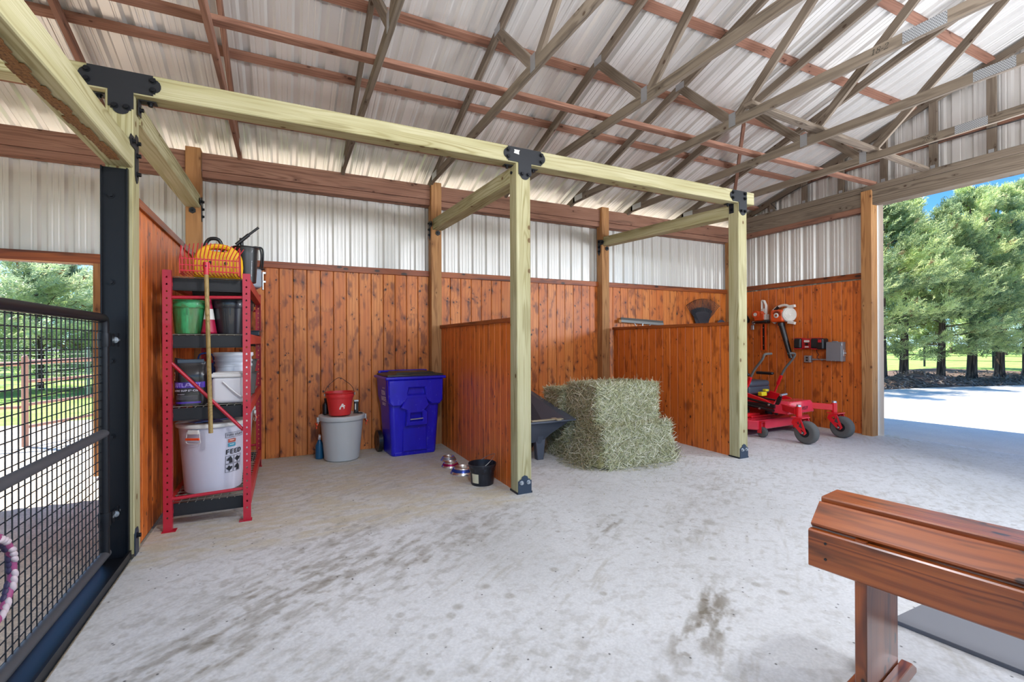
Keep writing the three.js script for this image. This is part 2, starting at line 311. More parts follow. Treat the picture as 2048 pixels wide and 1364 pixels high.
// ---------- back wall ----------
const OPX = -0.86, HW = 2.22;   // jamb of the opening behind the gate; height of the wainscot planks
{
  const w = struct('wall_back', 'back wall, ribbed white steel above stained knotty planks', 'wall');
  const W = 0.824, g1 = prism(ribProfile(W), 1.1), g2 = prism(ribProfile(W), 3.3);
  const n = Math.ceil((XR + 0.1 - XL) / W);
  for (let k = 0; k < n; k++) {
    const x = XR + 0.12 - (k + 0.5) * W, full = x - W / 2 > OPX - 0.3, m = part(w, 'steel_sheet', full ? g2 : g1, M.sheet);
    span(m, [x, full ? -0.05 : 2.15, -0.075], [x, 3.25, -0.075], [0, 0, -1]);
  }
  // planks between the wall posts
  const runs = [[-0.78, -0.1, 3], [0.05, 2.6, 5], [2.745, 5.35, 6], [5.495, 8.25, 7]];
  for (const [a, b, s] of runs) {
    planks(w, b - a, 0.152, HW, 0.022, M.stain, a, 0.0, 0.0, 1, 0, 0, s);
    board(w, 'cap_trim', [a, HW + 0.038, 0.004], [b, HW + 0.038, 0.004], 0.076, 0.04, M.trim, UPS);
  }
  M.backing = std({ color: 0x7c4824, roughness: 0.95 });
  part(w, 'added_backing_board', box(XR - OPX - 0.1, HW, 0.006, (XR + OPX) / 2 + 0.02, HW / 2, -0.0265), M.backing);  // added behind the planks so the gaps between them read dark
  // girts the sheets are screwed to
  for (const y of [0.4, 1.3, 2.15]) board(w, 'girt', [OPX + 0.06, y, -0.048], [XR, y, -0.048], 0.085, 0.036, M.fir, UPS);
  // header boards between the posts
  for (const [a, b] of [[XL, -0.1], [0.05, 2.6], [2.745, 5.35], [5.495, 8.25]]) {
    board(w, 'header_board', [a, 3.335, 0.05], [b, 3.335, 0.05], 0.19, 0.038, M.fir, UPS);
    board(w, 'header_ledger', [a, 3.2, 0.015], [b, 3.2, 0.015], 0.075, 0.085, M.fir, UPS);
  }
  board(w, 'outer_nailer', [XL, 3.2, -0.05], [XR, 3.2, -0.05], 0.085, 0.038, M.fir, UPS);
  // opening behind the gate: head and jamb
  board(w, 'opening_head', [XL, 2.21, -0.03], [OPX + 0.06, 2.21, -0.03], 0.1, 0.09, M.trim, UPS);
  board(w, 'opening_jamb', [OPX, 0, -0.03], [OPX, 2.16, -0.03], 0.06, 0.12, M.orange, UPX);
}
// ---------- right gable wall with the big door opening ----------
{
  const w = struct('wall_right', 'gable wall, ribbed white steel above stained planks beside the big doorway', 'wall');
  const W = 0.824, prof = ribProfile(W);
  for (let k = 0; k < 11; k++) {
    const zc = (k + 0.5) * W; if (zc > ZF) break;
    const inDoor = zc + W / 2 > 2.5 && zc - W / 2 < 6.4, y0 = inDoor ? 3.3 : -0.05;
    // local x up, local y outward, local z along the wall
    const g = prism(prof, 2 * 0.01, 1, 1, 0, 0, (p) => roofY(cl(zc - p[1], 0, ZF)) - 0.01 - y0 - 0.01);
    const m = part(w, 'steel_sheet', g, M.sheet);
    m.quaternion.setFromRotationMatrix(new THREE.Matrix4().makeBasis(V(0, 1, 0), V(1, 0, 0), V(0, 0, -1))); m.position.set(XR + 0.075, y0 + 0.01, zc); m.scale.z = 1;
  }
  planks(w, 2.22, 0.152, HW, 0.022, M.stain2, XR, 0, 0.04, 0, 1, -Math.PI / 2, 17);
  part(w, 'added_backing_board', box(0.006, HW, 2.24, XR + 0.0265, HW / 2, 1.15), M.backing);
  board(w, 'cap_trim', [XR - 0.004, HW + 0.06, 0.04], [XR - 0.004, HW + 0.06, 2.27], 0.076, 0.04, M.trim, UPS);
  board(w, 'header_board', [XR - 0.05, 3.345, 0.04], [XR - 0.05, 3.345, 2.27], 0.19, 0.038, M.gray, UPS);
  board(w, 'header_ledger', [XR - 0.02, 3.215, 0.04], [XR - 0.02, 3.215, 2.27], 0.075, 0.085, M.fir, UPS);
  board(w, 'top_plate', [XR - 0.04, 3.485, 0.04], [XR - 0.04, 3.485, ZF - 0.05], 0.085, 0.085, M.gray, UPS);
  board(w, 'door_header', [XR - 0.02, 3.345, 2.41], [XR - 0.02, 3.345, 6.5], 0.19, 0.1, M.gray, UPS);
  board(w, 'door_track_board', [XR + 0.12, 3.31, 2.4], [XR + 0.12, 3.31, 6.5], 0.1, 0.12, M.gray, UPS);
  for (const y of [0.4, 1.3, 2.15]) board(w, 'girt', [XR + 0.048, y, 0], [XR + 0.048, y, 2.3], 0.085, 0.036, M.fir, UPS);
  board(w, 'gable_girt', [XR + 0.045, 3.9, 1.3], [XR + 0.045, 3.9, 7.6], 0.075, 0.036, M.fir, UPS);
  for (const s of [0, 1]) { const a = [XR + 0.02, roofY(0.02) - 0.055, s ? ZF - 0.02 : 0.02], b = [XR + 0.02, roofY(RIDGE) - 0.055, RIDGE]; board(w, 'gable_rafter', s ? b : a, s ? a : b, 0.09, 0.04, M.gray, UPS); }
  for (let z = 0.3; z < ZF - 0.2; z += 0.555) { const zz = z; const b = roofY(zz) - 0.1; if (b > 3.6) { board(w, 'gable_stud', [XR + 0.0, 3.53, zz], [XR + 0.0, b, zz], 0.085, 0.038, M.gray, [0, 0, 1]); const m = part(w, 'stud_clip', box(0.002, 0.07, 0.05), M.galv); m.position.set(XR - 0.0215, 3.55, zz); } }
  // door posts and the trim strip on the outer edge
  for (const [za, s] of [[2.34, 1], [6.56, -1]]) {
    board(w, 'door_post', [XR - 0.02, 0, za], [XR - 0.02, 3.46, za], 0.14, 0.14, M.orange, UPZ, 0.006);
    board(w, 'door_trim', [XR + 0.115, 0, za + 0.045 * s], [XR + 0.115, 3.3, za + 0.045 * s], 0.13, 0.05, M.whitewood ?? (M.whitewood = std({ color: 0xd9d5cf, roughness: 0.7 })), UPX);
  }
  for (const y of [0.35, 1.1, 2.05, 3.0]) { const m = part(w, 'hinge_leaf', box(0.02, 0.2, 0.004), M.galv); m.position.set(XR + 0.165, y, 2.412); }
}
// ---------- the other two walls, unseen, left open to let daylight in ----------
{
  const w = struct('wall_front', 'unseen front wall, wide bays left open to let daylight in', 'wall');
  for (const x of [-5.1, -1.8, 1.6, 5.0, 8.3]) board(w, 'post', [x, 0, ZF - 0.07], [x, 3.45, ZF - 0.07], 0.14, 0.14, M.treated, UPX, 0.005);
  board(w, 'header_board', [XL, 3.3, ZF - 0.02], [XR, 3.3, ZF - 0.02], 0.25, 0.05, M.fir, UPS);
  const l = struct('wall_left', 'unseen far gable wall, doorway left open to let daylight in', 'wall');
  part(l, 'panel', box(0.05, 3.4, 2.6, XL, 1.75, 1.3), M.sheet); part(l, 'panel', box(0.05, 3.4, 2.4, XL, 1.75, ZF - 1.2), M.sheet);
  part(l, 'gable_panel', ext(shp([[-0.02, 3.45], [RIDGE, roofY(RIDGE) - 0.02], [ZF + 0.02, 3.45]]), 0.05).rotateY(-Math.PI / 2).translate(XL + 0.05, 0, 0), M.sheet);
}
// ---------- wall posts ----------
const postLabel = ['beside the tall storage rack', 'at the end of the low partition near the blue cart', 'at the end of the low partition behind the hay bales'];
[[-0.025], [2.672], [5.42]].forEach(([x], k) => { const t = thing('wall_post', `squared wooden wall post ${postLabel[k]}`, 'post', [0, 0, 0], 0, 'wall posts'); board(t, 'timber', [x, 0, 0.05], [x, 3.46, 0.05], 0.14, 0.14, M.orange, UPX, 0.006); });
{ const t = thing('wall_post', 'wooden corner post where the back wall meets the gable', 'post', [0, 0, 0], 0, 'wall posts'); board(t, 'timber', [8.3, 0, 0.03], [8.3, 3.44, 0.03], 0.1, 0.1, M.orange, UPX, 0.006); }
// pencilled truss numbers on the bottom chords
{
  const mk = (txt) => decalMat(canvasTex(256, 96, (x) => { x.clearRect(0, 0, 256, 96); x.fillStyle = '#3a352c'; x.font = 'italic 76px serif'; x.textAlign = 'center'; x.fillText(txt, 128, 74, 246); }));
  const put = (k, txt, z) => { const t = scene.children.filter((o) => o.name.startsWith('roof_truss'))[k], m = part(t, 'pencil_mark', new THREE.PlaneGeometry(0.2, 0.075), mk(txt)); m.position.set(-0.0195, 3.477, z); m.rotation.y = -Math.PI / 2; };
  put(2, '18-2', 4.23); put(0, '28-2', 3.6);
}
// ---------- treated timber frame ----------
const ZP = 2.372;   // centre line of the front posts, front faces at 2.442
{
  const posts = [['post_a', -0.07, 'treated pine post carrying the wire gate'], ['post_b', 2.776, 'treated pine post ending the low partition beside the hay cart'], ['post_c', 5.606, 'treated pine post between the hay bales and the red mower']];
  for (const [, x, l] of posts) { const t = thing('timber_post', l, 'post', [0, 0, 0], 0, 'treated front posts'); board(t, 'timber', [x, 0.0165, ZP], [x, 2.93, ZP], 0.14, 0.14, M.treated, UPX, 0.006); }
  const bm = (label, p0, p1) => { const t = thing('timber_beam', label, 'beam', [0, 0, 0], 0, 'treated beams'); board(t, 'timber', p0, p1, 0.14, 0.14, M.treated, UPS, 0.006); return t; };
  bm('treated beam running past the gate post towards the barn end', [XL + 0.1, 3.0, ZP], [-0.072, 3.0, ZP]);
  bm('long treated beam between the gate post and the partition post', [-0.07, 3.0, ZP], [2.774, 3.0, ZP]);
  bm('treated beam from the partition post over to the mower post', [2.778, 3.0, ZP], [5.8, 3.0, ZP]);
  bm('treated cross beam above the storage rack', [-0.06, 2.86, ZP - 0.072], [-0.03, 2.88, 0.12]);
  bm('treated cross beam above the low partition by the blue cart', [2.776, 2.86, ZP - 0.072], [2.69, 2.9, 0.12]);
  bm('treated cross beam above the partition behind the hay', [5.606, 2.86, ZP - 0.072], [5.44, 2.92, 0.12]);
  const fb = thing('timber_beam', 'bark-edged treated beam above the wire gate', 'beam', [0, 0, 0], 0, 'treated beams');
  board(fb, 'timber', [-0.07, 2.537, ZP + 0.072], [-0.045, 2.53, 7.9], 0.155, 0.14, M.treated, UPS, 0.006);
  M.bark = std({ map: lumberTex(512, 128, 1.5, 0.15, 333, { light: [150, 108, 62], mid: [116, 76, 40], grain: [88, 54, 28], dark: [70, 40, 22], knot: [50, 28, 16], stain: 0.8 }, 6, 160), roughness: 0.95 });
  const bk = []; const r = rng(5); for (let k = 0; k < 46; k++) { const z = 2.62 + k * 0.036; bk.push(rbox(0.03 + 0.03 * r(), 0.006 + 0.006 * r(), 0.05 + 0.03 * r(), 0.003, -0.075 + 0.018 * Math.sin(z * 3) + 0.02 * (r() - 0.5), 2.4585 - (z - 2.44) * 0.0018 - 0.003, z, 1)); }
  part(fb, 'bark_strip', mg(bk), M.bark, 'rough brown bark strip');
}
// ---------- black iron brackets ----------
const boltG = mg([cyl(0.019, 0.019, 0.005, 16).rotateX(Math.PI / 2).translate(0, 0, 0.0025), new THREE.CylinderGeometry(0.0135, 0.0135, 0.016, 6).rotateX(Math.PI / 2).translate(0, 0, 0.012)]);
const orn = (pts) => pts;
function endCap(cx, cy, w, dir) {   // ornamental end: small steps then a round tongue; dir 0:+x 1:-x 2:-y
  const L = []; const q = w / 2;
  const base = [[0, q], [0.02, q], [0.02, q - 0.012], [0.032, q - 0.012], [0.032, q - 0.022]];
  for (const p of base) L.push(p);
  for (let k = 1; k < 7; k++) { const a = Math.PI / 2 - (k / 7) * Math.PI; L.push([0.032 + 0.03 * Math.cos(a), (q - 0.024) * Math.sin(a)]); }
  for (const p of base.slice().reverse()) L.push([p[0], -p[1]]);
  return L.map(([a, b]) => (dir === 0 ? [cx + a, cy + b] : dir === 1 ? [cx - a, cy - b] : [cx + b, cy - a]));
}
function tBracket(x, y, label, left = true, right = true) {   // faces +z; x,y is where beam and post centre lines meet
  const t = thing('iron_bracket', label, 'bracket', [x, y, ZP + 0.0705], 0, 'black iron brackets'), w = 0.128, h = w / 2;
  const pts = [[-h, -h], ...[]];
  const P = [...(right ? endCap(0.145, 0, w, 0) : [[h, h], [h, -h]]), [h, -h], ...endCap(0, -0.15, w, 2), [-h, -h], ...(left ? endCap(-0.145, 0, w, 1) : [[-h, -h], [-h, h]])];
  part(t, 'plate', ext(shp(P), 0.006), M.blackPaint);
  const bs = []; for (const q of [-0.03, 0.03]) { if (left) bs.push([-0.165, q]); if (right) bs.push([0.165, q]); bs.push([q, -0.165]); }
  if (!right) bs.push([0.03, 0.035], [0.03, -0.02]);
  for (const [bx, by] of bs) part(t, 'bolt', boltG, M.blackSteel).position.set(bx, by, 0.006);
  return t;
}
tBracket(-0.06, 3.0, 'black T-shaped iron bracket on the gate post');
{ const t = tBracket(2.79, 3.0, 'black T-shaped iron bracket with torn white sticker on the partition post'); const m = part(t, 'sticker', ext(shp([[-0.03, -0.012], [0.022, -0.02], [0.02, 0.004], [0.03, 0.018], [-0.026, 0.02], [-0.022, 0.006]]), 0.0006), M.paper ?? (M.paper = std({ color: 0xdedbd4, roughness: 0.8 }))); m.position.set(-0.08, 0.022, 0.0062); }
tBracket(5.606, 3.0, 'black L-shaped iron bracket at the free end of the beam', true, false);
function angleTie(x, y, z, ry, label) { const t = thing('iron_tie', label, 'bracket', [x, y, z], ry, 'black iron brackets'); part(t, 'plate', ext(shp([...endCap(0, 0.09, 0.07, 2).map(([a, b]) => [a, -b]), ...endCap(0, -0.09, 0.07, 2).reverse().map(([a, b]) => [a, b])]), 0.005), M.blackPaint); for (const q of [-0.09, -0.05, 0.05, 0.09]) part(t, 'bolt', boltG, M.blackSteel).position.set(0, q, 0.005); return t; }
// L ties where the beams meet the wall posts (plates on the right-hand faces) and the gate beam meets its post
function sideTie(x, y, z, label, L = 0.2) {   // plate on a face looking +x, long leg down the post, short leg along the beam (+z)
  const t = thing('iron_tie', label, 'bracket', [x, y, z], Math.PI / 2, 'black iron brackets');
  const P = [[0.035, 0.05], [0.035, -L + 0.05], [0.02, -L + 0.015], [0, -L], [-0.02, -L + 0.015], [-0.035, -L + 0.05], [-0.035, -0.035], [-0.13, -0.035], [-0.16, 0], [-0.13, 0.035], [-0.035, 0.035], [-0.02, 0.07], [0.02, 0.07]];
  part(t, 'plate', ext(shp(P), 0.005), M.blackPaint);
  for (const [a, b] of [[0, 0.02], [0, -0.06], [0, -L + 0.06], [-0.1, 0]]) part(t, 'bolt', boltG, M.blackSteel).position.set(a, b, 0.005);
}
sideTie(0.001, 2.62, ZP, 'black iron tie joining the gate beam to its post', 0.24);
sideTie(0.0465, 2.87, 0.06, 'small black iron tie at the back end of the rack beam', 0.2);
for (const [x, w] of [[2.62, 'partition'], [5.365, 'hay bay']]) {
  const t = thing('iron_tie', `small black iron tie on the wall post of the ${w} beam`, 'bracket', [x - 0.019, 2.9, 0.05], -Math.PI / 2, 'black iron brackets');
  part(t, 'plate', ext(shp([[-0.035, 0.06], [0.1, 0.035], [0.13, 0], [0.1, -0.035], [0.035, -0.035], [0.035, -0.15], [0.0, -0.2], [-0.035, -0.15]]), 0.005), M.blackPaint);
  for (const [a, b] of [[0, 0.02], [0, -0.06], [0, -0.13], [0.08, 0]]) part(t, 'bolt', boltG, M.blackSteel).position.set(a, b, 0.005);
}
// big round-headed nuts under the beam ends
for (const [x, y, z, l] of [[-0.03, 2.775, 0.135, 'rack'], [2.69, 2.79, 0.135, 'low partition'], [5.44, 2.81, 0.135, 'hay']]) { const t = thing('anchor_nut', `dark hexagonal anchor nut under the ${l} beam on its wall post`, 'nut', [x, y, z - 0.015], 0); part(t, 'nut', new THREE.CylinderGeometry(0.034, 0.034, 0.03, 6).rotateX(Math.PI / 2), M.blackPaint); part(t, 'bolt_end', cyl(0.012, 0.012, 0.02, 10).rotateX(Math.PI / 2).translate(0, 0, 0.02), M.blackSteel); }
for (const [x, l] of [[-0.06, 'gate'], [2.79, 'partition'], [5.606, 'mower']]) for (const s of [-1, 1]) { if (l === 'mower' && s > 0) continue; const t = thing('angle_clip', `small black angle clip under the beam ${s < 0 ? 'before' : 'after'} the ${l} post`, 'bracket', [x + s * 0.072, 2.928, ZP - 0.02], 0); part(t, 'leaf', box(0.09, 0.005, 0.06, s * 0.05, -0.004, 0), M.blackPaint); part(t, 'leaf', box(0.005, 0.1, 0.06, s * 0.003, -0.052, 0), M.blackPaint); part(t, 'bolt', mg([boltG.clone()]).rotateX(Math.PI / 2), M.blackSteel).position.set(s * 0.06, -0.007, 0); part(t, 'bolt', mg([boltG.clone()]).rotateY(s * Math.PI / 2), M.blackSteel).position.set(s * 0.005, -0.06, 0); }
// post feet
for (const [x, l] of [[2.776, 'partition'], [5.606, 'mower']]) {
  const t = thing('post_base', `dark steel foot bracket under the ${l} post`, 'bracket', [x, 0, ZP]);
  part(t, 'base_plate', box(0.15, 0.016, 0.15, 0, 0.008, 0), M.blackPaint);
  part(t, 'plate', ext(shp([[-0.066, 0], [0.066, 0], [0.066, 0.115], [0.05, 0.118], [0.05, 0.128], [0.035, 0.128], [0.026, 0.152], [0, 0.162], [-0.026, 0.152], [-0.035, 0.128], [-0.05, 0.128], [-0.05, 0.118], [-0.066, 0.115]]), 0.006).translate(0, 0, 0.0705), M.blueSteel ?? (M.blueSteel = phy({ color: 0x3a4656, roughness: 0.45, metalness: 0.5 })));
  for (const q of [-0.034, 0.034]) part(t, 'bolt', boltG, M.galv).position.set(q, 0.1, 0.0765);
}
// ---------- stall partitions ----------
function partition(name, label, x, h, cap, z0, z1, mat, seed, tilt = 0) {
  const w = struct(name, label, 'partition');
  planks(w, z1 - z0, 0.14, h, 0.018, mat, x - 0.045, 0.0, z0, 0, 1, -Math.PI / 2, seed);
  planks(w, z1 - z0, 0.14, h, 0.018, mat, x + 0.045, 0.0, z1, 0, -1, Math.PI / 2, seed + 1);
  for (const y of [0.2, h - 0.1]) board(w, 'rail', [x, y, z0], [x, y, z1], 0.085, 0.05, M.fir, UPS);
  board(w, 'cap_rail', [x, h + cap / 2, z0], [x, h + cap / 2, z1], cap, 0.13, M.trim, UPS);
}
partition('partition_tall', 'tall stained plank partition behind the red storage rack', -0.065, 2.25, 0.06, 0.12, 2.3, M.stain2, 51);
partition('partition_middle', 'low stained plank partition between the blue cart and the hay bay', 2.776, 1.53, 0.04, 0.12, 2.3, M.stain2, 61);
partition('partition_hay', 'low stained plank partition behind the hay bales', 5.606, 1.53, 0.04, 0.12, 2.3, M.stain2, 71);
// ---------- hinge plate, sill and gate ----------
{
  const t = thing('hinge_channel', 'tall black steel channel plate bolted to the gate post', 'steel channel', [-0.088, 0, 2.443]);
  part(t, 'web', box(0.128, 2.44, 0.008, 0, 1.225, 0.004), M.blackSteel); for (const s of [-1, 1]) part(t, 'flange', box(0.007, 2.44, 0.03, s * 0.064, 1.225, 0.015), M.blackSteel);
  for (const y of [2.27, 1.73, 1.24, 0.77, 0.3]) part(t, 'bolt', boltG, M.blackSteel).position.set(-0.02, y, 0.008);
  const g = thing('foot_tie', 'rounded steel tie plate at the foot of the gate post', 'bracket', [0.001, 0, ZP + 0.03], Math.PI / 2);
  part(g, 'plate', ext(shp([[-0.04, 0], [0.04, 0], [0.04, 0.14], [0.02, 0.17], [-0.02, 0.17], [-0.04, 0.14]]), 0.005), M.blueSteel); for (const y of [0.12]) part(g, 'bolt', boltG, M.blackSteel).position.set(0, y, 0.005);
  const s = thing('floor_channel', 'black steel channel sill on the floor under the gate', 'steel channel', [-0.09, 0, 0]);
  const P = [[0, -0.085], [0.05, -0.085], [0.05, -0.073], [0.012, -0.068], [0.012, 0.062], [0.05, 0.067], [0.05, 0.08], [0, 0.08]];
  part(s, 'channel', prism(P.map(([y, z]) => [y, z]), 3.2).rotateY(Math.PI / 2).translate(0, 0, 2.46 + 1.6), M.blackSteel);
}
{
  const gx = -0.1, z0 = 2.615, z1 = 5.0, R = 0.025, t = thing('wire_gate', 'black tubular steel gate with square wire mesh infill', 'gate', [gx, 0, 0]);
  const TOP = 1.5, MID = 0.82, BOT = 0.1;
  part(t, 'hinge_stile', mg([rod([0, BOT, z0], [0, TOP - 0.04, z0], R, 18), tube([[0, TOP - 0.05, z0], [0, TOP - 0.018, z0 + 0.004], [0, TOP - 0.004, z0 + 0.016], [0, TOP, z0 + 0.05]], R, false, 10, 18)]), M.blackSteel);
  part(t, 'latch_stile', rod([0, BOT, z1], [0, TOP, z1], R, 18), M.blackSteel);
  part(t, 'top_rail', rod([0, TOP, z0 + 0.045], [0, TOP, z1], R, 18), M.blackSteel);
  M.dustSteel = phy({ color: 0x55565a, roughness: 0.55, metalness: 0.4 });
  part(t, 'middle_rail', rod([0, MID, z0], [0, MID, z1], R, 18), M.dustSteel, 'dusty grey middle tube');
  part(t, 'bottom_rail', rod([0, BOT, z0 - 0.03], [0, BOT, z1], R, 18), M.dustSteel, 'dusty grey bottom tube');
  const vg = rod([0, BOT, 0], [0, TOP, 0], 0.0028, 6), hg = rod([0, 0, z0], [0, 0, z1], 0.0028, 6);
  for (let k = 0; k < 46; k++) { const z = z0 + 0.045 + k * 0.0508; if (z < z1 - 0.02) part(t, 'wire', vg, M.blackPaint).position.set(-0.012, 0, z); }
  for (let k = 1; k < 28; k++) { const y = BOT + k * 0.0508; if (y < TOP - 0.02) part(t, 'wire', hg, M.blackPaint).position.set(-0.0175, y, 0); }
  for (const y of [1.37, 0.31]) { const h = part(t, 'hinge', mg([lathe([[R, -0.04], [R + 0.005, -0.04], [R + 0.005, 0.04], [R, 0.04]], 20).translate(0, y, z0), box(0.008, 0.075, 0.05, 0.028, y, z0 - 0.045), box(0.004, 0.085, 0.03, 0.04, y, z0 - 0.1)]), M.blackSteel); part(h, 'bolt', boltG, M.galv).position.set(0.03, y, z0 - 0.085); part(h, 'bolt_pin', rod([0.028, y, z0 - 0.16], [0.028, y, z0 - 0.03], 0.009, 8), M.galv); }
}
// ---------- ground outside ----------
const groundTex = dataTex(512, 512, (i, j) => { const a = fbm(i / 60, j / 60, 21, 5), b = vn(i / 2, j / 2, 5), c = vn(i / 5, j / 5, 15); const w = 0.86 + 0.22 * b + 0.1 * c; return mix3([214, 200, 180], [188, 170, 146], cl(a * 1.5 - 0.2)).map((q) => q * w); });
groundTex.repeat.set(1, 1);
const grassTex = dataTex(512, 512, (i, j) => { const a = fbm(i / 50, j / 50, 31, 5), b = vn(i / 2, j / 2, 25), w = 0.75 + 0.45 * b; return mix3([150, 178, 92], [116, 150, 66], cl(a * 1.8 - 0.4)).map((q) => q * w); });
const mulchTex = dataTex(512, 512, (i, j) => { const a = fbm(i / 40, j / 40, 41, 5), b = vn(i / 2, j / 3, 35), w = 0.6 + 0.8 * b; return mix3([112, 92, 80], [78, 62, 54], cl(a * 1.6 - 0.3)).map((q) => q * w); });
M.dirt = std({ map: groundTex, roughness: 1 }); M.grass = std({ map: grassTex, roughness: 1 }); M.mulch = std({ map: mulchTex, roughness: 1 });
const drvTex = dataTex(512, 512, (i, j) => { const a = fbm(i / 70, j / 70, 51, 5), b = vn(i / 2, j / 2, 45); const w = 0.95 + 0.08 * b; return mix3([190, 187, 182], [206, 203, 198], a).map((q) => q * w); });
M.drive = std({ map: drvTex, roughness: 0.8 });
function ground(name, label, cat, pts, y, mat, tile, t = 0.05) {
  const g = new THREE.ExtrudeGeometry(shp(pts.map(([x, z]) => [x, -z])), { depth: t, bevelEnabled: false }).rotateX(-Math.PI / 2).translate(0, y - t, 0), p = g.attributes.position, u = g.attributes.uv;
  for (let i = 0; i < p.count; i++) u.setXY(i, p.getX(i) / tile, p.getZ(i) / tile);
  return solo(name, label, cat, g, mat, [0, 0, 0], 0, null, 'structure');
}
ground('ground', 'green grass field around the barn', 'lawn', [[-90, -110], [130, -110], [130, 90], [-90, 90]], -0.14, M.grass, 3);
ground('dirt_yard', 'pale trampled dirt in the aisle and yard behind the gate', 'ground', [[-14, -4.2], [-9, -4.8], [-5, -4.3], [-2, -4.9], [2, -4.6], [8, -5], [14, -5.5], [14, -0.12], [-0.02, -0.12], [-0.02, 8.9], [-14, 8.9]], -0.03, M.dirt, 1.6, 0.12);
ground('front_apron', 'pale gravel apron in front of the barn', 'ground', [[-14, 8.9], [14, 8.9], [14, 30], [-14, 30]], -0.03, M.dirt, 1.6, 0.12);
ground('driveway', 'pale concrete driveway curving away from the big door', 'driveway', [[8.606, 0.4], [8.606, 8.9], [12, 14], [44, 14], [44, 2.5], [33, 1.6], [26, 0.8], [20.5, 0.1], [17.5, -0.75], [15.4, -1.1], [12.5, -1.1], [9.5, -0.5]], -0.012, M.drive, 2, 0.11);
{ // leaf litter under the cedars, with a low mound
  const g = new THREE.PlaneGeometry(20, 7.5, 120, 60).rotateX(-Math.PI / 2).translate(20.4, 0, -2.2), p = g.attributes.position, u = g.attributes.uv;
  for (let i = 0; i < p.count; i++) { const x = p.getX(i), z = p.getZ(i); let y = -0.09 + 0.05 * fbm(x * 1.3, z * 1.3, 91, 3); y += 0.42 * Math.exp(-(((x - 18.6) / 1.5) ** 2) - (((z + 1.6) / 0.75) ** 2)); const e = ss(0.9, 1.7, z) * 0 + ss(10.2, 11, x); p.setY(i, lerp(-0.2, y, e)); u.setXY(i, x / 1.5, z / 1.5); }
  g.computeVertexNormals(); solo('leaf_litter', 'brown leaf litter and low mound under the cedar trees', 'ground', g, M.mulch, [0, 0, 0], 0, null, 'structure');
}
// ---------- unseen globe lamps hung from the trusses, out of view, placed to light the interior ----------
M.globe = std({ color: 0xffffff, emissive: 0xfff6ea, emissiveIntensity: 3, roughness: 0.4 });
function unseenGlobeLamp(x, y, z, cd, label) {
  const t = thing('unseen_pendant_lamp', label, 'lamp', [x, y, z], 0, 'unseen pendant globe lamps');
  part(t, 'globe', new THREE.SphereGeometry(0.13, 28, 18), M.globe).castShadow = false;
  part(t, 'collar', cyl(0.05, 0.06, 0.05, 20, 0, 0.14, 0), M.galv);
  part(t, 'stem', rod([0, 0.16, 0], [0, 3.43 - y, 0], 0.008, 8), M.galv);
  const L = new THREE.PointLight(0xf2f6ff, cd, 0, 2); L.castShadow = true; L.shadow.radius = 6; L.name = 'unseen_lamp_light'; t.add(L);
}
const LK = 1;
unseenGlobeLamp(1.51, 3.0, 5.0, 14 * LK, 'unseen round white pendant lamp lighting the gate end of the aisle');
unseenGlobeLamp(3.71, 3.0, 5.6, 10 * LK, 'unseen round white pendant lamp lighting the middle of the aisle');
unseenGlobeLamp(5.91, 3.0, 6.6, 8.5 * LK, 'unseen round white pendant lamp lighting the bays from near the saddle stand');
unseenGlobeLamp(7.01, 3.0, 7.2, 6 * LK, 'unseen round white pendant lamp lighting the end nearest the big door');
// added tripod fill lamp strengthening the light from the big doorway, its panel tipped up towards the roof, outside the picture
{
  const t = thing('added_fill_light', 'added square panel fill light on a tripod in the big doorway, out of view', 'lamp', [8.0, 0, 5.15], -Math.PI / 2 - 0.42);
  M.fillPanelGlow = std({ color: 0xffffff, emissive: 0xf4f8ff, emissiveIntensity: 4 });
  const head = part(t, 'housing', rbox(0.7, 0.7, 0.06, 0.02, 0, 0, -0.04), M.blackP); head.position.set(0, 2.15, 0); head.rotation.x = -0.42; part(head, 'panel', box(0.64, 0.64, 0.006, 0, 0, -0.006), M.fillPanelGlow); part(t, 'pole', rod([0, 0.35, -0.06], [0, 1.8, -0.06], 0.016, 12), M.blackSteel); part(t, 'bracket', tube([[-0.37, 2.15, -0.03], [-0.37, 1.8, -0.05], [0, 1.74, -0.06], [0.37, 1.8, -0.05], [0.37, 2.15, -0.03]], 0.012, false, 30, 8), M.blackSteel);
  for (let k = 0; k < 3; k++) { const a = k * 2.094; part(t, 'leg', rod([0, 0.75, -0.06], [0.42 * Math.sin(a), 0.01, -0.06 + 0.42 * Math.cos(a)], 0.012, 10), M.blackSteel); }
  const L = new THREE.RectAreaLight(0xf0f5ff, 115, 0.64, 0.64); L.name = 'unseen_lamp_light'; L.position.set(0, 0, 0.005); L.rotation.y = Math.PI; head.add(L);
}
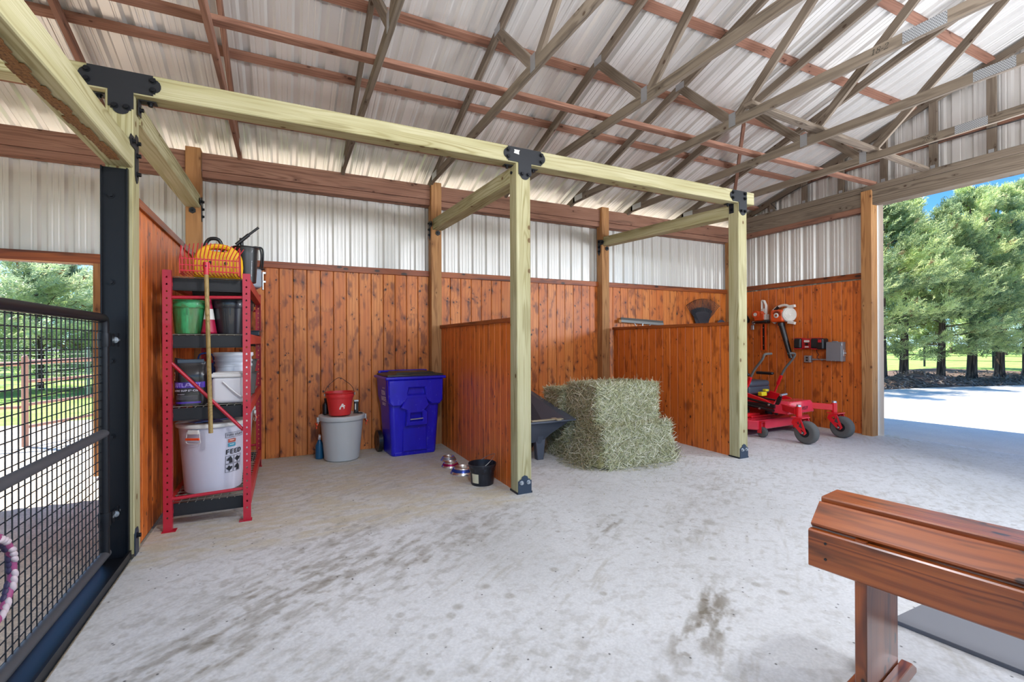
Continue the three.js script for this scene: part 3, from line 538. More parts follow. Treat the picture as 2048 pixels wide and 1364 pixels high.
// ---------- red storage rack ----------
M.rackRed = phy({ color: 0xb01c30, roughness: 0.38, clearcoat: 0.2 });
M.beamRed = phy({ color: 0xb8302c, roughness: 0.42 });
M.rackBlack = std({ color: 0x191a1d, roughness: 0.55 });
M.wireZinc = std({ color: 0xa8a496, roughness: 0.45, metalness: 0.6 });
const DECK = [0.19, 0.885, 1.417, 1.84];
{
  const t = thing('storage_rack', 'tall red steel storage rack with black wire shelves', 'rack', [0.35, 0, 1.19]);
  const hw = 0.275, hd = 0.87, H = 1.875;
  const holes = []; for (let y = 0.09; y < H - 0.04; y += 0.0508) holes.push([[-0.0055, y], [0.0055, y], [0.0045, y + 0.013], [-0.0045, y + 0.013]]);
  const face = ext(shp([[-0.026, 0], [0.026, 0], [0.026, H], [-0.026, H]], holes), 0.003);
  const side = ext(shp([[-0.02, 0], [0.02, 0], [0.02, H], [-0.02, H]], holes), 0.003);
  for (const sx of [-1, 1]) for (const sz of [-1, 1]) {
    const g = mg([face.clone().translate(0, 0, sz > 0 ? -0.003 : 0), side.clone().rotateY(Math.PI / 2).translate(sx * 0.023 - 0.0015, 0, -sz * 0.022), side.clone().rotateY(Math.PI / 2).translate(-sx * 0.0245, 0, -sz * 0.022), box(0.085, 0.004, 0.07, sx * -0.01, 0.002, -sz * 0.01)]);
    part(t, 'upright', g, M.rackRed).position.set(sx * (hw - 0.026), 0, sz * hd);
  }
  for (const sz of [-1, 1]) {
    const z = sz * (hd - 0.02);
    for (const y of [0.235, 1.69]) part(t, 'end_strut', rod([-hw + 0.05, y - 0.01, z], [hw - 0.05, y + 0.005, z], 0.0125, 10), M.rackRed);
    part(t, 'end_strut', rod([-hw + 0.05, 1.205, z], [hw - 0.05, 0.685, z], 0.0125, 10), M.rackRed);
  }
  for (const y of DECK) {
    for (const sx of [-1, 1]) part(t, 'shelf_beam', mg([box(0.03, 0.075, 2 * hd - 0.1, sx * (hw - 0.015), y - 0.04, 0), box(0.05, 0.03, 2 * hd - 0.1, sx * (hw - 0.028), y - 0.063, 0)]), M.beamRed);
    for (const z of [-hd + 0.1, 0, hd - 0.06]) part(t, 'cross_support', mg([box(2 * hw - 0.1, 0.085, 0.012, 0, y - 0.055, z), box(2 * hw - 0.1, 0.008, 0.04, 0, y - 0.1, z - 0.014)]), M.rackBlack);
    const ws = []; for (let z = -hd + 0.05; z <= hd - 0.04; z += 0.085) ws.push(rod([-hw + 0.03, y - 0.004, z], [hw - 0.03, y - 0.004, z], 0.0025, 5)); for (let x = -hw + 0.04; x <= hw - 0.03; x += 0.05) ws.push(rod([x, y - 0.0085, -hd + 0.03], [x, y - 0.0085, hd - 0.03], 0.0025, 5));
    part(t, 'wire_shelf', mg(ws), M.wireZinc);
  }
}
// ---------- buckets and bins ----------
const plastic = (c, r = 0.45) => phy({ color: c, roughness: r, clearcoat: 0.1 });
M.binWhite = plastic(0xcbcad6, 0.42); M.lid = plastic(0xd8d6cf); M.orangeP = plastic(0xe04a1a); M.blackP = plastic(0x17181b, 0.38); M.wire = std({ color: 0x9a9a98, metalness: 0.8, roughness: 0.35 });
function shell(rb, rt, h, th, rim = 0.008, flat = 0, seg = 44) {   // open bucket as one lathe with a rolled rim; `flat` cuts one side
  const g = lathe([[0, 0], [rb - 0.006, 0], [rb, 0.006], [rb + (rt - rb) * 0.8, h * 0.8], [rt + (rt - rb) * 0 - 0.001, h * 0.97], [rt + rim, h * 0.975], [rt + rim + 0.002, h * 0.99], [rt + rim, h], [rt - th, h], [rb - th, th], [0, th]], seg);
  if (flat) { const p = g.attributes.position; for (let i = 0; i < p.count; i++) { const z = p.getZ(i), r = Math.hypot(p.getX(i), z) || 1; const lim = -flat * rt; if (z < lim) p.setZ(i, lim + (z - lim) * 0.12); } g.computeVertexNormals(); }
  return g;
}
function bail(t, r, y, hgt, tilt, mat = M.wire, rr = 0.0028, peak = 0) {
  const P = []; for (let k = 0; k <= 14; k++) { const a = Math.PI * k / 14; P.push([r * Math.cos(a), hgt * Math.sin(a) + peak * Math.exp(-(((k - 7) / 1.6) ** 2)), 0]); }
  const m = part(t, 'handle', tube(P, rr, false, 40, 6), mat); m.position.y = y; m.rotation.x = tilt; return m;
}

function wrapLabel(r, y0, y1, a0, a1, rb, tex, mat) {   // a label bent round a tapering wall; rb = radius at y0, r at y1
  const g = new THREE.PlaneGeometry(1, 1, 14, 1), p = g.attributes.position;
  for (let i = 0; i < p.count; i++) { const u = p.getX(i) + 0.5, v = p.getY(i) + 0.5, a = a0 + (a1 - a0) * u, q = lerp(rb, r, v); p.setXYZ(i, q * Math.sin(a), lerp(y0, y1, v), q * Math.cos(a)); }
  g.computeVertexNormals(); return g;
}

const binTex = canvasTex(256, 768, (x, w, h) => {
  x.clearRect(0, 0, w, h); x.strokeStyle = '#2a2f3a'; x.fillStyle = '#2a2f3a'; x.lineWidth = 5; x.strokeRect(6, 20, 244, 80); x.font = 'bold 52px sans-serif'; x.textAlign = 'center'; x.fillText('TUFF STUFF', 128, 80, 228);
  x.fillStyle = '#c05a4a'; x.fillRect(40, 130, 100, 62); x.fillStyle = '#3f93ad'; x.fillRect(40, 205, 100, 62); x.fillStyle = '#f0ece4'; x.fillRect(60, 148, 60, 10); x.fillRect(60, 225, 60, 10);
  x.fillStyle = '#1d2128'; x.font = 'bold 118px sans-serif'; x.fillText('FEED', 128, 398, 240);
  for (const [bx, by] of [[14, 430], [134, 430], [14, 580], [134, 580]]) { x.strokeRect(bx, by, 108, 138); }
  const sil = (pts, ox, oy) => { x.beginPath(); pts.forEach(([a, b], k) => (k ? x.lineTo(ox + a, oy + b) : x.moveTo(ox + a, oy + b))); x.closePath(); x.fill(); };
  const horse = [[14, 70], [30, 40], [58, 18], [70, 6], [74, 26], [92, 60], [98, 130], [46, 130], [52, 84], [34, 82], [20, 90]], hen = [[10, 60], [30, 52], [40, 26], [54, 20], [62, 44], [92, 40], [98, 60], [84, 92], [62, 110], [58, 130], [50, 130], [50, 108], [30, 90]];
  sil(horse, 14, 430); sil(hen, 134, 430); sil(hen, 14, 580); sil(horse, 134, 580);
});
M.binPrint = decalMat(binTex);
function feedBin(x, y, z, h, rt, rb, label, print, ry = 0) {
  const t = thing('lidded_bin', label, 'bin', [x, y, z], ry);
  part(t, 'tub', lathe([[0, 0], [rb - 0.015, 0], [rb, 0.015], [lerp(rb, rt, 0.95), h * 0.93], [rt + 0.008, h * 0.935], [rt + 0.01, h * 0.97], [rt - 0.004, h * 0.97], [rt - 0.006, h * 0.94], [rb - 0.006, 0.012], [0, 0.012]], 48), M.binWhite);
  const lid = part(t, 'lid', lathe([[0, h * 0.975], [rt * 0.7, h * 0.975], [rt * 0.74, h], [rt + 0.005, h], [rt + 0.02, h - 0.006], [rt + 0.022, h - 0.028], [rt + 0.013, h - 0.028], [rt + 0.012, h * 0.965], [0, h * 0.965]], 48), M.lid);
  const hb = []; for (const a of [print ? -0.75 : Math.PI / 2, print ? Math.PI - 0.75 : -Math.PI / 2]) {
    const g = new THREE.Group(); const R = rt + 0.004;
    const hd = part(t, 'side_handle', mg([box(0.075, 0.03, 0.018, 0, h * 0.9, R + 0.008), tube([[-0.045, h * 0.9, R + 0.01], [-0.05, h * 0.9 - 0.05, R + 0.014], [-0.045, h * 0.9 - 0.085, R + 0.01], [0.045, h * 0.9 - 0.085, R + 0.01], [0.05, h * 0.9 - 0.05, R + 0.014], [0.045, h * 0.9, R + 0.01]], 0.0025, false, 24, 6)]), M.lid);
    hd.rotation.y = a; const o = part(hd, 'grip', rbox(0.105, 0.018, 0.014, 0.006, 0, h * 0.9 - 0.052, R + 0.02), M.orangeP, 'orange plastic grip');
  }
  return t;
}
{
  const t = feedBin(0.345, DECK[0], 1.72, 0.545, 0.235, 0.195, 'large white lidded feed bin with black print on the bottom rack shelf', true, 0.32);
  part(t, 'printed_label', wrapLabel(0.2355, 0.13, 0.47, 0.12, 0.78, 0.2085), M.binPrint, 'black printed feed label');
  M.blueLid = plastic(0x54659a, 0.35); for (const [a, l] of [[0.5, 0.16], [1.9, 0.13], [3.3, 0.17], [4.7, 0.14]]) { const m = part(t, 'lid_panel', rbox(l, 0.008, 0.075, 0.003, 0.09, 0.541, 0), M.blueLid, 'blue lid panel'); m.rotation.y = a; }
  feedBin(0.37, DECK[0], 1.12, 0.565, 0.22, 0.185, 'second lidded bin behind the printed feed bin on the rack', false, 0.2);
}
// lower middle shelf
{
  const t = thing('feed_bag', 'crumpled black and purple feed bag on the middle rack shelf', 'bag', [0.222, DECK[1], 1.9], 0.08);
  const W = 0.098, D = 0.07, H = 0.34, nx = 30, ny = 34, P = [], U = [], I = [];
  for (let j = 0; j <= ny; j++) for (let i = 0; i <= nx; i++) {
    const a = (i / nx) * Math.PI * 2, v = j / ny, sq = (c, e) => Math.sign(c) * Math.pow(Math.abs(c), e); const pin = 1 - ss(0.62, 1, v) * 0.85;
    const wr = 1 + 0.05 * (fbm(a * 2.2 + 3, v * 9, 6, 3) - 0.5) + 0.16 * ss(0.5, 1, v) * (fbm(a * 3, v * 14, 8, 3) - 0.5);
    P.push(W * sq(Math.cos(a), 0.6) * wr * (1 + 0.06 * Math.sin(v * 3)), v * H * (1 - 0.05 * ss(0.8, 1, v) * Math.cos(a)), D * sq(Math.sin(a), 0.7) * wr * pin + 0.02 * v * v); U.push(i / nx, v);
  }
  for (let j = 0; j < ny; j++) for (let i = 0; i < nx; i++) { const a = j * (nx + 1) + i, b = a + 1, c = a + nx + 1, d = c + 1; I.push(a, c, b, b, c, d); }
  const g = new THREE.BufferGeometry(); g.setAttribute('position', new THREE.Float32BufferAttribute(P, 3)); g.setAttribute('uv', new THREE.Float32BufferAttribute(U, 2)); g.setIndex(I); g.computeVertexNormals();
  const tex = canvasTex(1024, 512, (x) => { x.fillStyle = '#1c1b1f'; x.fillRect(0, 0, 1024, 512); x.fillStyle = '#4a2aa0'; x.fillRect(60, 250, 400, 66); x.fillRect(90, 470, 300, 20); x.fillStyle = '#a89ad8'; x.font = 'bold 62px sans-serif'; x.fillText('OUTLAST', 120, 305, 300); x.fillStyle = '#cfcad6'; x.font = 'bold 30px sans-serif'; x.fillText('GASTRIC SUPPORT', 110, 356, 290); x.font = '16px sans-serif'; x.fillText('SUPPLEMENT', 180, 392); for (let k = 0; k < 4; k++) { x.fillStyle = '#7c7884'; x.fillRect(150, 405 + k * 12, 200, 3); } x.fillStyle = '#e4dcd6'; x.fillRect(70, 140, 70, 90); x.fillStyle = '#b2303a'; x.fillRect(80, 152, 50, 30); x.fillRect(95, 190, 30, 22); });
  tex.wrapS = THREE.RepeatWrapping; tex.repeat.set(-1, 1); tex.offset.set(0.55, 0);
  part(t, 'sack', g, phy({ map: tex, roughness: 0.28, clearcoat: 0.5, clearcoatRoughness: 0.2, side: THREE.DoubleSide }));
  part(t, 'folded_top', mg([rbox(0.17, 0.03, 0.012, 0.004, 0, H - 0.012, 0.03), rbox(0.165, 0.02, 0.02, 0.006, 0.004, H - 0.03, 0.02)]), M.foil ?? (M.foil = phy({ color: 0x3a4152, roughness: 0.18, metalness: 0.5 })), 'shiny folded bag top');
}
{
  const t = thing('square_pail', 'square white plastic pail with lid on the middle rack shelf', 'pail', [0.475, DECK[1], 1.88], -0.1);
  part(t, 'tub', rbox(0.215, 0.205, 0.2, 0.03, 0, 0.103, 0, 3), plastic(0xd8d7da)); part(t, 'lid', mg([rbox(0.236, 0.03, 0.222, 0.012, 0, 0.215, 0, 3), rbox(0.2, 0.012, 0.18, 0.005, 0, 0.232, 0, 2)]), plastic(0xdcdbd8));
  part(t, 'handle', tube([[-0.03, 0.17, 0.108], [0.04, 0.1, 0.118], [0.1, 0.05, 0.12], [0.13, 0.05, 0.09], [0.13, 0.1, 0]], 0.006, false, 24, 8), plastic(0xe2e2e2));
  const b = thing('round_bucket', 'ribbed white round bucket behind the square pail', 'bucket', [0.475, DECK[1], 1.62]);
  part(b, 'tub', lathe([[0, 0], [0.115, 0], [0.122, 0.01], [0.13, 0.27], [0.138, 0.272], [0.138, 0.29], [0.131, 0.292], [0.132, 0.31], [0.14, 0.312], [0.14, 0.325], [0.132, 0.327], [0.133, 0.35], [0.141, 0.352], [0.141, 0.37], [0, 0.37]], 40), plastic(0xcdd2dc)); part(b, 'lid', lathe([[0, 0.372], [0.13, 0.372], [0.135, 0.385], [0.145, 0.385], [0.147, 0.36], [0.143, 0.36], [0.142, 0.37], [0, 0.37]], 40), plastic(0xdde0e6));
  const h = bail(b, 0.14, 0.28, 0.09, 2.1); part(b, 'print', wrapLabel(0.1275, 0.15, 0.2, 0.05, 0.9, 0.1265), decalMat(canvasTex(256, 64, (x) => { x.clearRect(0, 0, 256, 64); x.fillStyle = '#2a3140'; for (let k = 0; k < 9; k++) x.fillRect(10 + k * 16, 10 + (k % 3) * 3, 11, 18); x.fillRect(180, 20, 60, 6); for (let k = 0; k < 14; k++) x.fillRect(10 + k * 9, 42, 6, 8); })));
  const g = thing('rubber_pan', 'stacked grey rubber feed pan at the back of the middle shelf', 'feed pan', [0.51, DECK[1], 1.24], 0, 'stacked rubber pans'); M.rubGrey = plastic(0x5b5a58, 0.7);
  part(g, 'pan', shell(0.1, 0.12, 0.2, 0.008, 0.012), M.rubGrey); const g2 = thing('rubber_pan', 'topmost grey rubber feed pan with rolled rim at the back of the middle shelf', 'feed pan', [0.51, DECK[1] + 0.125, 1.24], 0.3, 'stacked rubber pans'); part(g2, 'pan', shell(0.088, 0.122, 0.19, 0.008, 0.014), M.rubGrey);
  const s = thing('blue_caddy', 'small blue plastic caddy behind the feed bag', 'caddy', [0.265, DECK[1], 1.5]); part(s, 'tray', mg([rbox(0.14, 0.28, 0.1, 0.01, 0, 0.14, 0), rbox(0.15, 0.02, 0.11, 0.006, 0, 0.285, 0)]), plastic(0x2a56a8)); part(s, 'handle', tube([[-0.06, 0.29, 0], [-0.04, 0.37, 0], [0.04, 0.37, 0], [0.06, 0.29, 0]], 0.007, false, 16, 8), plastic(0x2a56a8));
}
// upper middle shelf
const dirtyGreen = dataTex(256, 256, (i, j) => { const a = fbm(i / 18, j / 30, 71, 4), b = vn(i / 3, j / 3, 3); return mix3([56, 158, 96], [72, 112, 60], ss(0.45, 0.75, a)).map((q) => q * (0.92 + 0.14 * b)); });
const scuffBlack = dataTex(256, 256, (i, j) => { const a = fbm(i / 10, j / 40, 76, 4), b = vn(i / 2, j / 2, 3); return mix3([24, 26, 34], [62, 66, 80], ss(0.55, 0.8, a) * 0.6).map((q) => q * (0.9 + 0.2 * b)); });
{
  const mk = (name, label, x, z, mat, rb, rt, h, ry = 0) => { const t = thing(name, label, 'bucket', [x, DECK[2], z], ry, 'flat-back tubs on the rack'); part(t, 'tub', shell(rb, rt, h, 0.006, 0.006, 0.85), mat); part(t, 'band', lathe([[rt - 0.006, h * 0.76], [rt + 0.004, h * 0.76], [rt + 0.007, h * 0.96], [rt - 0.004, h * 0.96]], 44), mat); part(t, 'rib', box(0.006, h * 0.2, 0.012, 0.01, h * 0.66, rt * 0.965), mat); return t; };
  bail(mk('flat_back_bucket', 'scuffed green rubber bucket on the upper rack shelf', 0.205, 1.88, phy({ map: dirtyGreen, roughness: 0.45, clearcoat: 0.2 }), 0.088, 0.107, 0.255), 0.11, 0.235, 0.05, -1.3);
  const bk = phy({ map: scuffBlack, roughness: 0.32, clearcoat: 0.3 });
  bail(mk('flat_back_bucket', 'large black rubber bucket next to the green one', 0.475, 1.86, bk, 0.1, 0.122, 0.262), 0.12, 0.245, 0.05, -1.35);
  mk('flat_back_bucket', 'black bucket half hidden behind the large black one', 0.5, 1.52, bk, 0.095, 0.115, 0.27, 0.5); mk('flat_back_bucket', 'dark bucket at the wall side behind the green one', 0.2, 1.55, bk, 0.095, 0.112, 0.25, 0.4);
  const c = thing('marker_cone', 'small magenta-red cone squeezed between green and black buckets', 'cone', [0.343, DECK[2], 1.94]); part(c, 'cone_body', mg([lathe([[0, 0.28], [0.012, 0.28], [0.05, 0.02], [0.055, 0.0], [0, 0]], 24)]), plastic(0xa8173f)); part(c, 'white_band', lathe([[0.0245, 0.19], [0.026, 0.19], [0.0375, 0.11], [0.036, 0.11]], 24), M.paper);
  const tr = thing('black_tray', 'blue-black plastic tray at the back end of the upper shelf', 'tray', [0.55, DECK[2], 0.62]); part(tr, 'tray', mg([rbox(0.16, 0.05, 0.3, 0.01, 0, 0.026, 0), rbox(0.175, 0.012, 0.315, 0.005, 0, 0.05, 0)]), plastic(0x1c2634, 0.4));
}
// top shelf
{
  const y = DECK[3], t = thing('manure_fork', 'red plastic manure fork with wooden handle hanging from the rack top', 'fork', [0.372, y, 2.06]);
  M.forkRed = plastic(0xc02030, 0.35); M.handleWood = std({ map: RENDER_TEX.treated, color: 0xe6c9a2, roughness: 0.6 });
  for (let k = 0; k < 16; k++) { const x = -0.165 + k * 0.0225, sp = (k - 7.5) / 7.5; part(t, 'tine', tube([[x, 0.012, -0.09], [x, 0.012, 0.06], [x, 0.022, 0.085], [x, 0.11, 0.09], [x + sp * 0.008 - 0.002, 0.14, 0.08], [x + sp * 0.03 + 0.006, 0.25 - 0.03 * sp * sp, -0.02]], 0.0034, false, 26, 6), M.forkRed); }
  for (const yy of [0.026, 0.066, 0.112]) part(t, 'cross_bar', rbox(0.36, 0.008, 0.008, 0.002, 0.003, yy, 0.087), M.forkRed);
  for (const sx of [-1, 1]) part(t, 'side_wall', ext(shp([[-0.09, 0.004], [0.085, 0.004], [0.094, 0.11], [0.02, 0.21], [-0.02, 0.215]]), 0.006).rotateY(-Math.PI / 2).translate(sx * 0.182 + 0.006, 0, 0), M.forkRed);
  part(t, 'socket', mg([cyl(0.017, 0.017, 0.09, 16, -0.018, 0.045, 0.102), rbox(0.045, 0.05, 0.02, 0.006, -0.018, 0.066, 0.09)]), M.forkRed);
  part(t, 'handle', rod([-0.018, 0.05, 0.104], [0.003, -1.145, 0.07], 0.0145, 14), M.handleWood, 'round wooden handle'); part(t, 'socket_bolt', rod([-0.018, 0.06, 0.112], [-0.018, 0.06, 0.122], 0.005, 8), M.dark);
}
{
  const y = DECK[3], t = thing('yellow_tub', 'yellow plastic tub lid with slot handle standing behind the fork', 'tub', [0.4, y, 1.865], 0.05);
  const arch = []; for (let k = 0; k <= 20; k++) { const a = Math.PI * k / 20; arch.push([0.165 * Math.cos(a) * (1 - 0.06 * Math.sin(a)), 0.1 + 0.175 * Math.pow(Math.sin(a), 0.7)]); }
  const slot = []; for (let k = 0; k < 20; k++) { const a = Math.PI * 2 * k / 20; slot.push([0.062 * Math.sign(Math.cos(a)) * Math.pow(Math.abs(Math.cos(a)), 0.6), 0.225 + 0.014 * Math.sin(a)]); }
  part(t, 'panel', ext(shp([[0.16, 0.0], ...arch, [-0.16, 0.0]], [slot]), 0.07, 0.012).rotateX(-0.18), plastic(0xe2ad16, 0.35));
  part(t, 'wing_nut', mg([cyl(0.012, 0.012, 0.02, 10).rotateX(Math.PI / 2).translate(-0.05, 0.12, 0.08), cyl(0.012, 0.012, 0.02, 10).rotateX(Math.PI / 2).translate(0.05, 0.12, 0.08)]), M.dark);
  const hb = thing('coiled_hose', 'black hose loop standing up behind the yellow tub', 'hose', [0.36, y, 1.78]); part(hb, 'loop', tube([[-0.06, 0.01, 0], [-0.07, 0.22, 0], [-0.045, 0.315, 0], [0, 0.335, 0.01], [0.04, 0.315, 0.01], [0.055, 0.22, 0], [0.05, 0.01, 0]], 0.014, false, 40, 12), M.blackP);
  const bb = thing('black_pail', 'tall black pail on the rack top beside the yellow tub', 'pail', [0.575, y, 1.74]); part(bb, 'tub', shell(0.075, 0.09, 0.29, 0.006, 0.006), M.blackP);
  const po = thing('telescopic_pole', 'black telescopic pole leaning out of the black pail', 'pole', [0.53, y, 1.76]); part(po, 'outer_tube', rod([0.03, 0.01, 0.0], [0.015, 0.36, 0.0], 0.014, 12), M.blackP); part(po, 'arm', rod([-0.02, 0.3, 0.02], [0.07, 0.39, 0.02], 0.014, 12), M.blackP); part(po, 'grip', rod([0.07, 0.39, 0.02], [0.14, 0.455, 0.02], 0.0095, 12), M.blackP);
  const gd = thing('grey_charger', 'grey battery charger with clips and looped black cables on the rack corner', 'charger', [0.6, y, 1.3], 0.2); part(gd, 'case', rbox(0.12, 0.17, 0.2, 0.02, 0, 0.087, 0, 3), plastic(0x8b94a0));
  for (const s of [0, 1]) { part(gd, 'cable', tube([[-0.02 + 0.03 * s, 0.16, 0.06], [-0.05 + 0.03 * s, 0.3, 0.07], [-0.01 + 0.04 * s, 0.36, 0.08], [0.05 + 0.02 * s, 0.35, 0.07], [0.06 + 0.015 * s, 0.25, 0.06], [0.05 + 0.02 * s, 0.165, 0.04]], 0.008, false, 40, 8), M.blackP); part(gd, 'clip', mg([rbox(0.012, 0.07, 0.03, 0.004, 0.07, 0.1 - 0.08 * s, 0.07), rbox(0.03, 0.02, 0.02, 0.004, 0.08, 0.14 - 0.08 * s, 0.07)]), M.galv); }
  part(gd, 'cord_ring', new THREE.TorusGeometry(0.06, 0.006, 8, 28).rotateX(Math.PI / 2).translate(0.03, 0.18, 0.02), M.blackP);
}
// ---------- back bay: grey bin, red bucket, blue cart, bowls, black bucket ----------
{
  M.binGrey = plastic(0xb9bcbb, 0.4);
  const t = thing('grey_bin', 'light grey lidded bin with orange handles against the plank wall', 'bin', [1.455, 0, 0.37], 0.1), h = 0.515;
  part(t, 'tub', lathe([[0, 0], [0.178, 0], [0.192, 0.014], [0.235, h * 0.9], [0.242, h * 0.905], [0.242, h * 0.93], [0.234, h * 0.93], [0.186, 0.012], [0, 0.012]], 48), M.binGrey);
  part(t, 'lid', lathe([[0, h - 0.012], [0.2, h - 0.012], [0.212, h], [0.25, h], [0.258, h - 0.01], [0.256, h - 0.05], [0.247, h - 0.05], [0.245, h - 0.03], [0, h - 0.03]], 48), M.binGrey);
  for (const s of [-1, 1]) { const hd = part(t, 'side_handle', mg([box(0.025, 0.05, 0.05, s * 0.262, h - 0.04, 0), tube([[s * 0.262, h - 0.05, -0.045], [s * 0.272, h - 0.1, -0.04], [s * 0.272, h - 0.1, 0.04], [s * 0.262, h - 0.05, 0.045]], 0.004, false, 16, 6)]), M.binGrey); part(hd, 'grip', rbox(0.022, 0.022, 0.11, 0.008, s * 0.277, h - 0.092, 0), M.orangeP, 'orange plastic grip'); part(hd, 'grip_tail', rbox(0.014, 0.05, 0.016, 0.005, s * 0.277, h - 0.12, 0.0), M.orangeP); }
}
{
  const y = 0.515, t = thing('red_bucket', 'red flat-back bucket with black wire handle on the grey bin', 'bucket', [1.43, y, 0.4], 0.05), h = 0.265, red = plastic(0xd23030, 0.42);
  part(t, 'tub', shell(0.118, 0.155, h, 0.006, 0.008, 0.9), red); part(t, 'band', lathe([[0.145, h * 0.76], [0.152, h * 0.755], [0.158, h * 0.9], [0.15, h * 0.9]], 44), red);
  const hd = bail(t, 0.163, h - 0.03, 0.16, -0.25, M.dark, 0.0032, 0.035); for (const s of [-1, 1]) part(t, 'ear', mg([rbox(0.012, 0.03, 0.02, 0.004, s * 0.166, h - 0.03, 0)]), M.wire);
  part(t, 'sticker_remnant', wrapLabel(0.1395, 0.07, 0.15, -0.25, 0.35, 0.1285), decalMat(canvasTex(128, 128, (x) => { x.clearRect(0, 0, 128, 128); x.fillStyle = '#e6ddd6'; x.beginPath(); for (const [a, b] of [[10, 118], [22, 70], [40, 50], [52, 20], [70, 12], [88, 26], [80, 44], [104, 40], [118, 62], [96, 70], [110, 92], [90, 120], [84, 84], [62, 70], [40, 84], [36, 118]]) x.lineTo(a, b); x.closePath(); x.fill(); })), 'torn white sticker');
  const bo = thing('dark_bottle', 'dark bottle behind the red bucket on the grey bin', 'bottle', [1.285, y, 0.28]); part(bo, 'bottle', lathe([[0, 0], [0.034, 0], [0.036, 0.01], [0.036, 0.11], [0.014, 0.145], [0.014, 0.17], [0, 0.17]], 24), M.blackP); part(bo, 'cap', cyl(0.016, 0.016, 0.02, 16, 0, 0.175, 0), M.blackP);
  const cm = thing('grooming_clipper', 'upright black clipper with pale trim beside the red bucket', 'clipper', [1.615, y, 0.37]); part(cm, 'body', mg([rbox(0.05, 0.13, 0.04, 0.01, 0, 0.075, 0), rbox(0.06, 0.012, 0.045, 0.004, 0, 0.006, 0)]), M.blackP); part(cm, 'head', rbox(0.054, 0.02, 0.035, 0.004, 0, 0.147, 0), M.galv); part(cm, 'label_strip', box(0.012, 0.07, 0.002, -0.012, 0.08, 0.0205), M.paper); part(cm, 'cord', tube([[0.02, 0.008, 0.02], [0.06, 0.008, 0.04], [0.05, 0.008, 0.07], [0, 0.008, 0.06]], 0.005, false, 20, 6), M.blackP);
  const sp = thing('spray_bottle', 'blue spray bottle half hidden behind the grey bin', 'bottle', [1.22, 0, 0.25]); part(sp, 'bottle', lathe([[0, 0], [0.045, 0], [0.047, 0.01], [0.047, 0.15], [0.02, 0.21], [0.015, 0.22], [0, 0.22]], 24), plastic(0x1f5b80, 0.3)); part(sp, 'sprayer', mg([cyl(0.017, 0.017, 0.03, 14, 0, 0.235, 0), rbox(0.025, 0.03, 0.08, 0.006, 0, 0.262, 0.015)]), plastic(0xd8d8d8));
}
